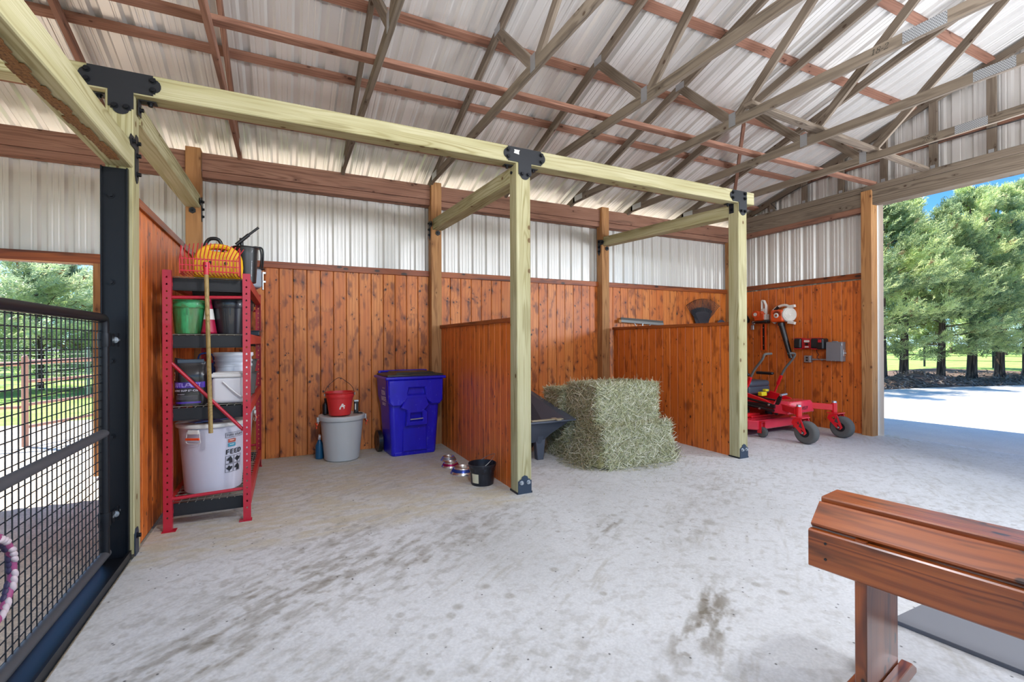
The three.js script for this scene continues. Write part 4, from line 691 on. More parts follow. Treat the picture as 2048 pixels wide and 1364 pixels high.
// blue wheeled waste cart
{
  const t = thing('waste_cart', 'deep blue wheeled waste cart with black lid in the corner', 'waste cart', [2.25, 0, 0.385], 0.07), blue = phy({ map: dataTex(256, 256, (i, j) => { const a = fbm(i / 14, j / 40, 17, 4), b = h2(i >> 1, j >> 1, 8) > 0.9975 ? 1 : 0; return mix3(mix3([22, 14, 176], [34, 28, 200], a), [140, 150, 214], cl(ss(0.68, 0.85, a) * 0.35 + b * 0.7)); }), roughness: 0.34, clearcoat: 0.2 });
  const H = 0.93;
  // tapered body with stepped front: cross-sections [y, halfwidth, zfront, zback]
  const sec = [[0.0, 0.268, 0.165, -0.24], [0.02, 0.275, 0.172, -0.25], [0.58, 0.305, 0.2, -0.285], [0.62, 0.315, 0.2, -0.29], [0.68, 0.33, 0.202, -0.295], [0.9, 0.342, 0.204, -0.305], [H, 0.345, 0.205, -0.31]];
  const ring = ([y, w, f, b]) => { const c = 0.05, L = []; const cor = (cx, cz, a0) => { for (let k = 0; k <= 4; k++) { const a = a0 + (k / 4) * Math.PI / 2; L.push([cx + c * Math.cos(a), y, cz + c * Math.sin(a)]); } }; cor(w - c, f - c, 0); cor(-w + c, f - c, Math.PI / 2); cor(-w + c, b + c, Math.PI); cor(w - c, b + c, 1.5 * Math.PI); return L; };
  const P = [], I = [], n = 20; sec.forEach((s) => ring(s).forEach((p) => P.push(...p)));
  for (let j = 0; j < sec.length - 1; j++) for (let i = 0; i < n; i++) { const a = j * n + i, b = j * n + (i + 1) % n, c = a + n, d = b + n; I.push(a, c, b, b, c, d); }
  const g0 = new THREE.BufferGeometry(); g0.setAttribute('position', new THREE.Float32BufferAttribute(P, 3)); g0.setIndex(I); let g = g0.toNonIndexed(); g.computeVertexNormals();
  { const uv = [], p = g.attributes.position; for (let i = 0; i < p.count; i++) uv.push(p.getX(i) * 1.4 + p.getZ(i), p.getY(i)); g.setAttribute('uv', new THREE.Float32BufferAttribute(uv, 2)); }
  part(t, 'body', g, blue);
  part(t, 'base', box(0.5, 0.01, 0.38, 0, 0.006, -0.04), blue);
  const fz = (y) => (y < 0.6 ? lerp(0.172, 0.2, y / 0.58) : lerp(0.2, 0.25, cl((y - 0.62) / 0.06)));
  // raised lift panel, bar recess and foot on the front
  part(t, 'front_bulge', ext(shp([[-0.33, 0.645], [-0.29, 0.6], [-0.19, 0.6], [-0.12, 0.66], [0.12, 0.66], [0.19, 0.6], [0.29, 0.6], [0.33, 0.645], [0.338, 0.91], [-0.338, 0.91]], [[[-0.105, 0.73], [0.115, 0.73], [0.1, 0.805], [-0.09, 0.805]]]), 0.062, 0.014).translate(0, 0, 0.193), blue);
  part(t, 'lift_panel', ext(shp([[-0.125, 0.36], [0.135, 0.36], [0.135, 0.52], [0.105, 0.545], [0.155, 0.6], [0.12, 0.7], [-0.12, 0.7], [-0.19, 0.58], [-0.12, 0.545], [-0.115, 0.5]], [[[-0.075, 0.41], [0.075, 0.41], [0.07, 0.51], [-0.07, 0.51]]]), 0.075, 0.01).translate(0, 0, 0.186), blue);
  part(t, 'lift_bar', rod([-0.078, 0.435, 0.25], [0.078, 0.44, 0.25], 0.008, 10), M.galv, 'steel lift bar');
  part(t, 'foot_panel', ext(shp([[-0.15, 0.045], [0.14, 0.045], [0.14, 0.36], [0.1, 0.375], [-0.12, 0.375], [-0.15, 0.34]]), 0.03, 0.008).rotateX(-0.05).translate(0, 0.008, 0.178), blue);
  for (const s of [-1, 1]) part(t, 'foot_pad', rbox(0.1, 0.05, 0.1, 0.015, s * 0.2, 0.025, 0.13), blue);
  part(t, 'rim', mg([rbox(0.74, 0.035, 0.05, 0.014, 0, H - 0.005, 0.245, 2), rbox(0.05, 0.035, 0.56, 0.014, -0.345, H - 0.005, -0.02, 2), rbox(0.05, 0.035, 0.56, 0.014, 0.345, H - 0.005, -0.02, 2)]), blue);
  const lid = part(t, 'lid', mg([rbox(0.69, 0.03, 0.5, 0.012, 0, H + 0.022, -0.01, 2), ext(shp([[-0.25, 0], [0.27, 0], [0.23, 0.03], [-0.2, 0.03]]), 0.4, 0.008).translate(0, H + 0.03, -0.22)]), phy({ color: 0x33302c, roughness: 0.4 }), 'dark domed lid');
  part(t, 'handle_bar', mg([rod([-0.3, H + 0.05, -0.315], [0.3, H + 0.05, -0.315], 0.014, 12), rbox(0.03, 0.08, 0.05, 0.008, -0.3, H + 0.02, -0.3), rbox(0.03, 0.08, 0.05, 0.008, 0.3, H + 0.02, -0.3)]), blue);
  for (const s of [-1, 1]) part(t, 'wheel', mg([cyl(0.13, 0.13, 0.05, 28).rotateZ(Math.PI / 2).translate(s * 0.33, 0.13, -0.22), cyl(0.06, 0.06, 0.06, 18).rotateZ(Math.PI / 2).translate(s * 0.33, 0.13, -0.22)]), M.blackP);
  const lt = canvasTex(256, 192, (x) => { x.clearRect(0, 0, 256, 192); x.fillStyle = '#e8e8f4'; x.textAlign = 'center'; x.font = '20px sans-serif'; x.fillText('property of', 150, 30); x.font = 'bold 56px sans-serif'; x.fillText('EDDA', 128, 86); x.fillText('WASTE', 128, 138); x.font = 'bold 34px sans-serif'; x.fillText('555-231', 128, 176); });
  const pl = part(t, 'printed_label', new THREE.PlaneGeometry(0.3, 0.26), decalMat(lt), 'white lettering'); pl.position.set(-0.3375, 0.71, 0.06); pl.rotation.set(0, -Math.PI / 2, 0); pl.rotation.order = 'YXZ'; pl.rotation.x = 0.06; pl.position.x = -0.3415;
}
// bowls and black bucket along the partition
{
  M.steel = std({ color: 0xcfd0d2, metalness: 0.9, roughness: 0.2 });
  const bowl = (x, z, s, label, c) => { const t = thing('pet_bowl', label, 'bowl', [x, 0, z], 0, 'steel bowls on the floor'); part(t, 'bowl', lathe([[0.115 * s, 0], [0.118 * s, 0.004], [0.112 * s, 0.01], [0.085 * s, 0.055 * s], [0.08 * s, 0.06 * s], [0.076 * s, 0.056 * s], [0.06 * s, 0.014], [0, 0.01], [0, 0.006], [0.1 * s, 0.004]], 40), M.steel); part(t, 'painted_band', lathe([[0.1042 * s, 0.024 * s], [0.1054 * s, 0.024 * s], [0.0905 * s, 0.048 * s], [0.0893 * s, 0.048 * s]], 40), c, 'painted band'); return t; };
  bowl(2.54, 1.0, 0.78, 'small steel bowl with grey band, farthest along the partition', std({ color: 0x8b90a0, metalness: 0.6, roughness: 0.25 }));
  bowl(2.475, 1.27, 0.85, 'steel bowl with a magenta band', std({ color: 0x8e1050, metalness: 0.5, roughness: 0.25 }));
  bowl(2.51, 1.57, 1.12, 'largest steel bowl with a blue band', std({ color: 0x26408e, metalness: 0.5, roughness: 0.25 }));
  const t = thing('black_bucket', 'small black bucket with wire handle by the post foot', 'bucket', [2.55, 0, 2.0], 0.4), h = 0.2; part(t, 'tub', lathe([[0, 0], [0.1, 0], [0.106, 0.008], [0.116, 0.13], [0.122, 0.132], [0.124, 0.165], [0.13, 0.168], [0.136, 0.195], [0.132, 0.2], [0.126, 0.196], [0.1, 0.008], [0, 0.008]], 44), phy({ map: scuffBlack, roughness: 0.4 })); const b = bail(t, 0.13, h - 0.01, 0.13, 0.95, M.wire, 0.0028, 0.02); b.rotation.y = 0.9; b.rotation.order = 'YXZ';
  part(t, 'paper_label', wrapLabel(0.1155, 0.03, 0.115, -1.75, -1.1, 0.1095), std({ color: 0xc9c2a4, roughness: 0.7 }), 'pale paper label');
}
// ---------- hay ----------
M.hayCore = std({ map: dataTex(256, 256, (i, j) => { const a = fbm(i / 9, j / 5, 3, 4), b = vn(i / 2, j / 1.3, 9); return mix3([172, 168, 124], [136, 132, 86], cl(a * 1.6 - 0.3)).map((q) => q * (0.8 + 0.35 * b)); }), roughness: 1 });
const strandG = (() => { const P = [], I = []; const n = 4; for (let k = 0; k <= n; k++) { const u = k / n - 0.5, y = 0.13 * (0.25 - u * u) * 0.8, w = 0.5 * (1 - 0.5 * Math.abs(u)); P.push(u, y, -0.016 * w * 2, u, y + 0.006, 0.016 * w * 2); } for (let k = 0; k < n; k++) { const a = k * 2; I.push(a, a + 1, a + 2, a + 1, a + 3, a + 2); } const g = new THREE.BufferGeometry(); g.setAttribute('position', new THREE.Float32BufferAttribute(P, 3)); g.setIndex(I); g.computeVertexNormals(); return g; })();
M.strand = std({ color: 0xffffff, roughness: 0.9, side: THREE.DoubleSide });
const hayCols = [[0.42, 0.41, 0.25], [0.58, 0.56, 0.4], [0.33, 0.34, 0.17], [0.27, 0.25, 0.12], [0.68, 0.66, 0.52], [0.4, 0.42, 0.25], [0.25, 0.26, 0.13]].map((c) => new THREE.Color(...c));
function strands(parent, name, n, seed, sample, lmin, lmax) {
  const r = rng(seed), im = new THREE.InstancedMesh(strandG, M.strand, n), m = new THREE.Matrix4(), q = new THREE.Quaternion(), e = new THREE.Euler();
  for (let k = 0; k < n; k++) {
    const s = sample(r), N = V(...s.n), T = V(r() - 0.5, (r() - 0.5) * 0.8, r() - 0.5); T.addScaledVector(N, -T.dot(N) * (s.flat ?? 0.82)).normalize();
    const B = T.clone().cross(N).normalize(), Nn = B.clone().cross(T).normalize(); q.setFromRotationMatrix(new THREE.Matrix4().makeBasis(T, Nn, B));
    const L = lerp(lmin, lmax, r() * r()); m.compose(V(...s.p), q, V(L, L, lerp(0.08, 0.16, r()))); im.setMatrixAt(k, m); im.setColorAt(k, hayCols[Math.floor(r() * hayCols.length)].clone().multiplyScalar(0.75 + 0.5 * r()));
  }
  im.name = name; im.castShadow = im.receiveShadow = true; parent.add(im); im.userData.kind = 'stuff'; return im;
}
function bale(x, y, z, L, H, D, ry, label, seed, bulge = 0) {
  const t = thing('hay_bale', label, 'hay bale', [x, y, z], ry, 'stacked hay bales');
  const g = new RoundedBoxGeometry(L - 0.06, H, D - 0.06, 10, 0.045), p = g.attributes.position;
  for (let i = 0; i < p.count; i++) { const a = V().fromBufferAttribute(p, i), n = 0.03 * (fbm(a.x * 9 + seed, a.y * 9 + a.z * 7, seed, 3) - 0.5); const fl = bulge * cl(0.5 - a.y / H) ** 2; p.setXYZ(i, a.x * (1 + n + fl * 0.12), a.y, a.z * (1 + n * 1.5 + fl * 0.2)); }
  g.computeVertexNormals(); part(t, 'core', g, M.hayCore).position.y = H / 2;
  strands(t, 'hay_stalks', 15000, seed + 1, (r) => { const f = r() * (D * H * 1.2 + L * H * 2 + L * D), e = -0.034 + 0.055 * r() + 0.02 * r() * r(); let a = r() - 0.5, b = r() - 0.5; const fl = (yy) => 1 + bulge * (cl(0.5 - yy / H) ** 2) * 0.2;
    if (f < D * H * 1.2) { const s = r() < 0.65 ? -1 : 1; return { p: [s * (L / 2 + e) * fl(a * H), H / 2 + a * H * 0.97, b * D], n: [s, 0, 0], flat: 0.7 }; }
    if (f < D * H * 1.2 + L * H * 2) { const s = r() < 0.8 ? 1 : -1; return { p: [a * L, H / 2 + b * H * 0.98, s * (D / 2 + e) * fl(b * H)], n: [0, 0, s] }; }
    return { p: [a * L, H + e * 0.7 - 0.006, b * D], n: [0, 1, 0] }; }, 0.06, 0.24);
  return t;
}
bale(4.36, 0, 1.85, 0.97, 0.43, 0.46, 0.04, 'loose bottom hay bale at the front of the pile', 101, 1.9);
bale(4.28, 0, 1.3, 0.95, 0.42, 0.4, 0.02, 'bottom hay bale at the back of the pile beside the cart', 202, 0.8);
bale(4.34, 0.432, 1.66, 0.87, 0.43, 0.56, 0.03, 'top hay bale with straight sides on the pile', 303);
bale(4.25, 0.422, 1.14, 0.8, 0.34, 0.4, 0.0, 'hay bale tucked behind the top one', 404);
{
  const t = thing('loose_hay', 'loose hay scattered on the floor around the bales', 'hay'); t.userData.kind = 'stuff';
  strands(t, 'hay_stalks', 3800, 77, (r) => { const a = r() * 6.283, d = Math.pow(r(), 1.8); return { p: [4.36 + Math.cos(a) * (0.5 + 0.28 * d), 0.003 + 0.07 * r() * (1 - d) * (1 - d), 1.78 + Math.sin(a) * (0.34 + 0.22 * d)], n: [0, 1, 0], flat: 0.93 }; }, 0.03, 0.12);
  strands(t, 'hay_stalks', 260, 78, (r) => ({ p: [3.3 + 2.1 * r(), 0.002, 1.9 + 0.9 * r()], n: [0, 1, 0], flat: 0.99 }), 0.02, 0.05);
  strands(t, 'hay_stalks', 700, 79, (r) => { const s = r(); return { p: s < 0.6 ? [0.65 + 2.0 * r(), 0.004, 0.02 + 0.05 * r() * r()] : [2.86 + 5.3 * r(), 0.004, 0.02 + 0.08 * r() * r()], n: [0, 1, 0], flat: 0.95 }; }, 0.012, 0.03);
}
// ---------- poly dump cart behind the partition post ----------
{
  const t = thing('dump_cart', 'slate grey plastic dump cart between partition and hay', 'cart', [3.26, 0, 1.12]), mat = phy({ color: 0x4b525e, roughness: 0.55 });
  const tex = null;
  // rings: [y at front, y at back, x0, x1, z0(back), z1(front)]
  const rings = [[0.2, 0.2, -0.22, 0.24, -0.3, 0.33], [0.3, 0.33, -0.28, 0.33, -0.42, 0.4], [0.44, 0.68, -0.36, 0.5, -0.6, 0.5], [0.455, 0.7, -0.4, 0.57, -0.64, 0.55], [0.47, 0.715, -0.4, 0.57, -0.64, 0.55], [0.47, 0.715, -0.345, 0.485, -0.58, 0.485], [0.31, 0.34, -0.265, 0.315, -0.405, 0.385], [0.215, 0.215, -0.205, 0.225, -0.285, 0.315]];
  const P = [], I = []; rings.forEach(([yf, yb, x0, x1, z0, z1]) => P.push(x0, yf, z1, x1, yf, z1, x1, yb, z0, x0, yb, z0));
  for (let j = 0; j < rings.length - 1; j++) for (let i = 0; i < 4; i++) { const a = j * 4 + i, b = j * 4 + (i + 1) % 4; I.push(a, b, a + 4, b, b + 4, a + 4); } const e = (rings.length - 1) * 4; I.push(e, e + 1, e + 2, e, e + 2, e + 3, 0, 2, 1, 0, 3, 2);
  const g0 = new THREE.BufferGeometry(); g0.setAttribute('position', new THREE.Float32BufferAttribute(P, 3)); g0.setIndex(I); const g = g0.toNonIndexed(); g.computeVertexNormals(); part(t, 'tub', g, mat);
  for (const x of [-0.16, 0.02, 0.2]) part(t, 'stiffener', ext(shp([[0, 0.21], [0.05, 0.21], [0.1, 0.42], [-0.04, 0.42]]), 0.03, 0.006).rotateX(0.36).translate(x - 0.02, -0.005, 0.245), mat);
  for (const x of [-0.2, 0.22]) part(t, 'leg', ext(shp([[-0.035, 0], [0.04, 0], [0.07, 0.24], [-0.06, 0.24]]), 0.08, 0.008).translate(x, 0, 0.27), mat);
  part(t, 'tray', mg([rbox(0.4, 0.012, 0.05, 0.004, 0.22, 0.478, 0.5), rbox(0.06, 0.014, 0.14, 0.005, 0.34, 0.478, 0.5)]), std({ color: 0x9a9078, roughness: 0.9 }), 'dusty straw-covered rim');
  for (const s of [-1, 1]) part(t, 'wheel', mg([new THREE.TorusGeometry(0.13, 0.05, 12, 28).rotateY(Math.PI / 2).translate(s * 0.33, 0.18, -0.2), cyl(0.1, 0.1, 0.05, 20).rotateZ(Math.PI / 2).translate(s * 0.33, 0.18, -0.2)]), M.blackP); part(t, 'axle', rod([-0.34, 0.18, -0.2], [0.34, 0.18, -0.2], 0.012, 8), M.blackSteel);
}
// ---------- red zero-turn mower (its own frame: x across, z forward, origin between the front casters on the floor) ----------
{
  const t = thing('ride_on_mower', 'red zero-turn riding mower parked by the gable wall', 'mower', [7.4, 0, 2.28], 0.03);
  M.mowRed = phy({ color: 0xcf1420, roughness: 0.3, clearcoat: 0.5 }); M.mowPink = phy({ color: 0xd8344a, roughness: 0.26, clearcoat: 0.7 }); M.tyre = std({ color: 0x575653, roughness: 0.9 }); M.seatV = phy({ color: 0x3c434e, roughness: 0.45 });
  const tyre = (r, w, hub) => lathe([[hub, -w / 2 + 0.01], [r - 0.035, -w / 2], [r - 0.012, -w / 2 + 0.014], [r, -w / 4], [r, w / 4], [r - 0.012, w / 2 - 0.014], [r - 0.035, w / 2], [hub, w / 2 - 0.01]], 40).rotateZ(Math.PI / 2);
  const rim = (hub, w) => mg([lathe([[0.016, -w / 2 + 0.02], [hub * 0.55, -w / 2 + 0.022], [hub * 0.9, -w / 2 + 0.012], [hub, -w / 2 + 0.01], [hub, w / 2 - 0.01], [hub * 0.9, w / 2 - 0.012], [hub * 0.55, w / 2 - 0.022], [0.016, w / 2 - 0.02]], 32).rotateZ(Math.PI / 2), cyl(0.02, 0.02, w + 0.05, 14).rotateZ(Math.PI / 2)]);
  for (const s of [-1, 1]) {
    const X = s * 0.41;
    const wh = part(t, 'front_wheel', tyre(0.148, 0.12, 0.062), M.tyre, 'grey dusty caster tyre'); wh.position.set(X, 0.148, 0.0); part(wh, 'hub', rim(0.062, 0.12), M.dark);
    const fk = part(t, 'caster_fork', mg([...[-1, 1].map((q) => ext(shp([[-0.13, 0.315], [-0.03, 0.335], [0.045, 0.15], [0.02, 0.12], [-0.03, 0.135], [-0.15, 0.26]], [[[-0.1, 0.27], [-0.055, 0.3], [-0.05, 0.245]], [[-0.06, 0.22], [-0.03, 0.285], [-0.005, 0.2]], [[-0.035, 0.185], [-0.005, 0.185], [0.0, 0.155]]]), 0.009).rotateY(-Math.PI / 2).translate(X + q * 0.08 + 0.0045, 0, 0)), rbox(0.18, 0.014, 0.15, 0.004, X, 0.334, -0.08)]), M.mowRed);
    part(fk, 'axle_bolt', mg([rod([X - 0.1, 0.148, 0], [X + 0.1, 0.148, 0], 0.011, 8)]), M.galv);
    part(t, 'pivot_tube', cyl(0.036, 0.036, 0.13, 20, X, 0.408, -0.1), M.mowRed); part(t, 'pivot_cap', cyl(0.026, 0.03, 0.025, 16, X, 0.485, -0.1), M.galv);
    const arm = part(t, 'front_arm', bar(0.34, 0.085, 0.075, 0.005), M.mowRed); span(arm, [X, 0.41, -0.12], [s * 0.24, 0.42, -0.42]);
    const rail = part(t, 'frame_rail', bar(1.15, 0.085, 0.05, 0.004), M.mowRed); span(rail, [s * 0.24, 0.4, -0.4], [s * 0.26, 0.4, -1.5]);
    const rw = part(t, 'rear_wheel', tyre(0.26, 0.24, 0.12), M.tyre); rw.position.set(s * 0.5, 0.26, -1.28); part(rw, 'hub', rim(0.12, 0.24), M.mowRed);
    const lv = part(t, 'drive_lever', mg([rod([s * 0.36, 0.46, -0.98], [s * 0.36, 0.84, -0.82], 0.014, 10), rbox(0.035, 0.15, 0.04, 0.006, 0, 0, 0).rotateX(0.4).translate(s * 0.36, 0.74, -0.865)]), M.mowRed);
    part(lv, 'grip', tube([[s * 0.36, 0.82, -0.83], [s * 0.36, 0.93, -0.77], [s * 0.36, 1.08, -0.65], [s * 0.35, 1.15, -0.62], [s * 0.2, 1.16, -0.62]], 0.017, false, 30, 10), M.tyre);
    part(t, 'armrest', mg([rbox(0.06, 0.045, 0.28, 0.018, s * 0.28, 0.84, -1.05, 3)]), M.blackP);
  }
  part(t, 'front_hood', ext(shp([[-0.3, 0.33], [0.3, 0.33], [0.29, 0.44], [0.23, 0.5], [-0.23, 0.5], [-0.29, 0.44]]), 0.24, 0.012).translate(0, 0, -0.55), M.mowPink, 'glossy red front cover');
  const txt = part(t, 'lettering', new THREE.PlaneGeometry(0.34, 0.075), decalMat(canvasTex(512, 112, (x) => { x.clearRect(0, 0, 512, 112); x.fillStyle = '#1a1216'; x.font = 'bold italic 96px sans-serif'; x.textAlign = 'center'; x.fillText('GRAVELY', 256, 92, 490); })), 'black lettering'); txt.position.set(0, 0.4, -0.3085);
  part(t, 'floor_pan', mg([rbox(0.54, 0.02, 0.5, 0.006, 0, 0.45, -0.72), rbox(0.5, 0.12, 0.02, 0.006, 0, 0.38, -0.5)]), M.mowRed);
  part(t, 'side_fender', mg([...[-1, 1].map((s) => ext(shp([[0, 0], [0.62, 0], [0.62, 0.09], [0.4, 0.13], [0.1, 0.06]]), 0.03, 0.006).rotateY(Math.PI / 2).translate(s * 0.28 - 0.015, 0.44, -0.55))]), M.mowRed);
  // deck
  part(t, 'mower_deck', mg([ext(shp([[-0.66, -0.32], [-0.6, -0.42], [0.6, -0.42], [0.66, -0.3], [0.66, 0.22], [0.46, 0.4], [-0.46, 0.4], [-0.66, 0.22]]), 0.13, 0.012).rotateX(-Math.PI / 2).translate(0, 0.1, -0.98)]), M.mowPink);
  part(t, 'deck_top_plate', mg([rbox(0.9, 0.03, 0.45, 0.008, 0, 0.245, -0.98), rbox(0.3, 0.05, 0.2, 0.01, -0.35, 0.265, -0.9), rbox(0.3, 0.05, 0.2, 0.01, 0.35, 0.265, -0.9)]), M.mowRed);
  part(t, 'spindle_cover', mg([cyl(0.07, 0.09, 0.06, 18, -0.36, 0.3, -0.95), cyl(0.07, 0.09, 0.06, 18, 0.36, 0.3, -0.95), cyl(0.05, 0.05, 0.1, 14, 0, 0.3, -0.8)]), M.dark);
  for (const x of [-0.52, 0.3]) { const w = part(t, 'gauge_wheel', mg([lathe([[0.015, -0.03], [0.062, -0.03], [0.07, -0.02], [0.07, 0.02], [0.062, 0.03], [0.015, 0.03]], 24).rotateZ(Math.PI / 2).translate(x, 0.072, -0.54)]), M.tyre); part(w, 'bracket', mg([box(0.008, 0.16, 0.06, x - 0.04, 0.14, -0.56), box(0.008, 0.16, 0.06, x + 0.04, 0.14, -0.56), box(0.09, 0.01, 0.1, x, 0.215, -0.57)]), M.mowRed); }
  part(t, 'discharge_chute', ext(shp([[0, 0], [0.2, 0], [0.22, 0.06], [0.02, 0.12]]), 0.36, 0.008).rotateY(Math.PI / 2).translate(-0.86, 0.1, -0.86), M.rubGrey);
  // seat, engine, linkages
  part(t, 'seat_base', rbox(0.5, 0.12, 0.44, 0.03, 0, 0.6, -1.16, 3), M.seatV); part(t, 'seat_cushion', rbox(0.48, 0.1, 0.46, 0.045, 0, 0.69, -1.16, 4), M.seatV); const sb = part(t, 'seat_back', rbox(0.46, 0.46, 0.1, 0.045, 0, 0, 0, 4), M.seatV); sb.position.set(0, 0.95, -1.42); sb.rotation.x = -0.2;
  part(t, 'engine', mg([rbox(0.5, 0.3, 0.4, 0.03, 0, 0.58, -1.66), cyl(0.16, 0.17, 0.14, 24, 0, 0.8, -1.66)]), M.dark);
  part(t, 'roll_bar', tube([[-0.33, 0.4, -1.45], [-0.33, 1.3, -1.5], [-0.28, 1.42, -1.5], [0.28, 1.42, -1.5], [0.33, 1.3, -1.5], [0.33, 0.4, -1.45]], 0.024, false, 50, 12), M.blackP);
  part(t, 'fuel_cap', rbox(0.12, 0.06, 0.07, 0.012, -0.1, 0.555, -0.83), plastic(0xd8c81c), 'yellow cap'); part(t, 'fuel_cap_small', rbox(0.07, 0.035, 0.06, 0.01, 0.02, 0.6, -0.86), plastic(0xd8c81c));
  part(t, 'lift_linkage', mg([rod([-0.3, 0.44, -0.55], [-0.3, 0.5, -1.0], 0.016, 8), rod([-0.33, 0.36, -0.5], [-0.33, 0.4, -0.95], 0.02, 8), rod([-0.1, 0.47, -0.5], [-0.1, 0.5, -0.9], 0.014, 8), box(0.03, 0.05, 0.5, -0.31, 0.42, -0.75)]), M.blackP);
  const pd = part(t, 'foot_pedal', mg([ext(shp([[-0.02, 0.3], [0.02, 0.3], [0.03, 0.42], [0.075, 0.52], [0.09, 0.585], [0.06, 0.59], [0.02, 0.54], [-0.02, 0.43]]), 0.016).rotateY(-Math.PI / 2).translate(-0.27, 0, -0.5)]), M.blackP); part(pd, 'pedal_pad', rod([-0.3, 0.585, -0.42], [-0.17, 0.595, -0.42], 0.017, 12), M.galv);
  for (const [a, b, c] of [[-0.345, 0.44, -0.56], [-0.345, 0.37, -0.7], [-0.335, 0.5, -1.0], [-0.345, 0.41, -0.95]]) part(t, 'link_bolt', rod([a, b, c], [a - 0.015, b, c], 0.014, 8), M.galv);
}
// ---------- tools and fittings on the gable wall (local z out of the wall, local x towards the door) ----------
const wallThing = (name, label, cat, y, z) => thing(name, label, cat, [XR - 0.005, y, z], -Math.PI / 2);   // local +x -> world +z? fixed below
M.stOrange = plastic(0xd9501c, 0.38); M.stWhite = plastic(0xd8d4cc, 0.45);
function gab(name, label, cat, y, z) { const t = thing(name, label, cat, [XR - 0.002, y, z], -Math.PI / 2); return t; }   // local +z points to -x (into the barn); local +x points to +z
{
  const t = gab('hedge_trimmer', 'orange and white hedge trimmer hanging blade down on the gable planks', 'trimmer', 1.63, 0.7);
  part(t, 'engine_housing', mg([rbox(0.17, 0.17, 0.12, 0.03, -0.01, 0.14, 0.09, 3), rbox(0.08, 0.12, 0.1, 0.02, 0.06, 0.13, 0.1, 3)]), M.stOrange); part(t, 'starter_cover', cyl(0.062, 0.068, 0.02, 26).rotateX(Math.PI / 2).translate(-0.05, 0.17, 0.155), M.stOrange); part(t, 'starter_disc', cyl(0.03, 0.03, 0.012, 20).rotateX(Math.PI / 2).translate(-0.05, 0.17, 0.168), M.stWhite); part(t, 'side_cover', rbox(0.05, 0.1, 0.1, 0.015, 0.105, 0.12, 0.09, 3), M.stWhite);
  part(t, 'rear_handle', ext(shp([[0.0, 0.19], [0.1, 0.17], [0.1, 0.32], [0.06, 0.41], [0.02, 0.42], [0.0, 0.4]], [[[0.025, 0.27], [0.07, 0.27], [0.07, 0.33], [0.045, 0.385], [0.025, 0.385]]]), 0.05, 0.008).translate(0.01, 0, 0.06), M.stWhite, 'white loop handle');
  part(t, 'guard', mg([tube([[-0.16, 0.03, 0.08], [-0.05, 0.04, 0.15], [0.08, 0.045, 0.14], [0.16, 0.06, 0.08]], 0.012, false, 24, 8), rbox(0.24, 0.03, 0.1, 0.012, 0.02, 0.03, 0.08)]), M.blackP);
  part(t, 'hook_blob', mg([rbox(0.06, 0.06, 0.04, 0.02, -0.17, 0.03, 0.05), rbox(0.06, 0.09, 0.03, 0.014, -0.19, -0.05, 0.05)]), M.galv);
  for (const x of [0.0, 0.06]) part(t, 'blade_guard', box(0.028, 0.46, 0.012, x + (x ? 0.006 : -0.006), -0.22, 0.06), M.stOrange); part(t, 'blade', box(0.03, 0.44, 0.008, 0.03, -0.22, 0.06), M.blackSteel);
  for (let k = 0; k < 3; k++) part(t, 'blade_bolt', cyl(0.006, 0.006, 0.01, 8).rotateX(Math.PI / 2).translate(0.03, -0.06 - k * 0.15, 0.067), M.galv);
}
{
  const t = gab('leaf_blower', 'orange and white leaf blower with long black tube on the gable planks', 'leaf blower', 1.62, 1.1);
  part(t, 'fan_housing', lathe([[0, -0.05], [0.105, -0.05], [0.12, -0.02], [0.12, 0.03], [0.1, 0.05], [0, 0.05]], 36).rotateX(Math.PI / 2).rotateY(1.15).translate(0.095, 0.15, 0.09), M.stWhite);
  for (let k = 0; k < 6; k++) part(t, 'intake_rib', new THREE.TorusGeometry(0.02 + 0.015 * k, 0.005, 6, 30).rotateY(1.15).translate(0.142, 0.15, 0.112), M.stWhite);
  part(t, 'engine_cover', rbox(0.22, 0.2, 0.16, 0.035, -0.035, 0.135, 0.13, 3), M.stOrange); for (let k = 0; k < 10; k++) { const a = -0.3 + k * 0.27; part(t, 'cooling_slot', box(0.008, 0.035, 0.004).translate(0, 0.06, 0).rotateZ(a - 1.2).translate(-0.03, 0.14, 0.211), M.dark); } part(t, 'starter_ring', lathe([[0.02, 0], [0.04, 0], [0.04, 0.012], [0.02, 0.012]], 24).rotateX(Math.PI / 2).translate(-0.03, 0.14, 0.21), M.stWhite);
  part(t, 'carry_handle', tube([[-0.13, 0.02, 0.09], [-0.19, 0.08, 0.09], [-0.18, 0.2, 0.09], [-0.1, 0.28, 0.09], [0.02, 0.31, 0.09], [0.1, 0.29, 0.09]], 0.022, false, 36, 10), M.stWhite); part(t, 'handle_grip', rod([-0.14, 0.24, 0.09], [-0.07, 0.295, 0.09], 0.025, 12), M.blackP);
  for (const y of [0.27, 0.03]) part(t, 'fin', ext(shp([[0, -0.025], [0.12, -0.02], [0.12, 0.02], [0, 0.03]]), 0.05, 0.006).rotateZ(y > 0.1 ? 0.15 : -0.2).translate(0.1, y, 0.08), M.stWhite);
  part(t, 'nozzle_collar', cyl(0.05, 0.055, 0.05, 20, -0.02, 0.0, 0.1), M.blackP); part(t, 'blower_tube', mg([rod([-0.02, 0.0, 0.1], [0.06, -0.32, 0.085], 0.045, 18, 0.04), rod([0.06, -0.32, 0.085], [0.13, -0.56, 0.08], 0.04, 18, 0.034)]), M.blackP);
}
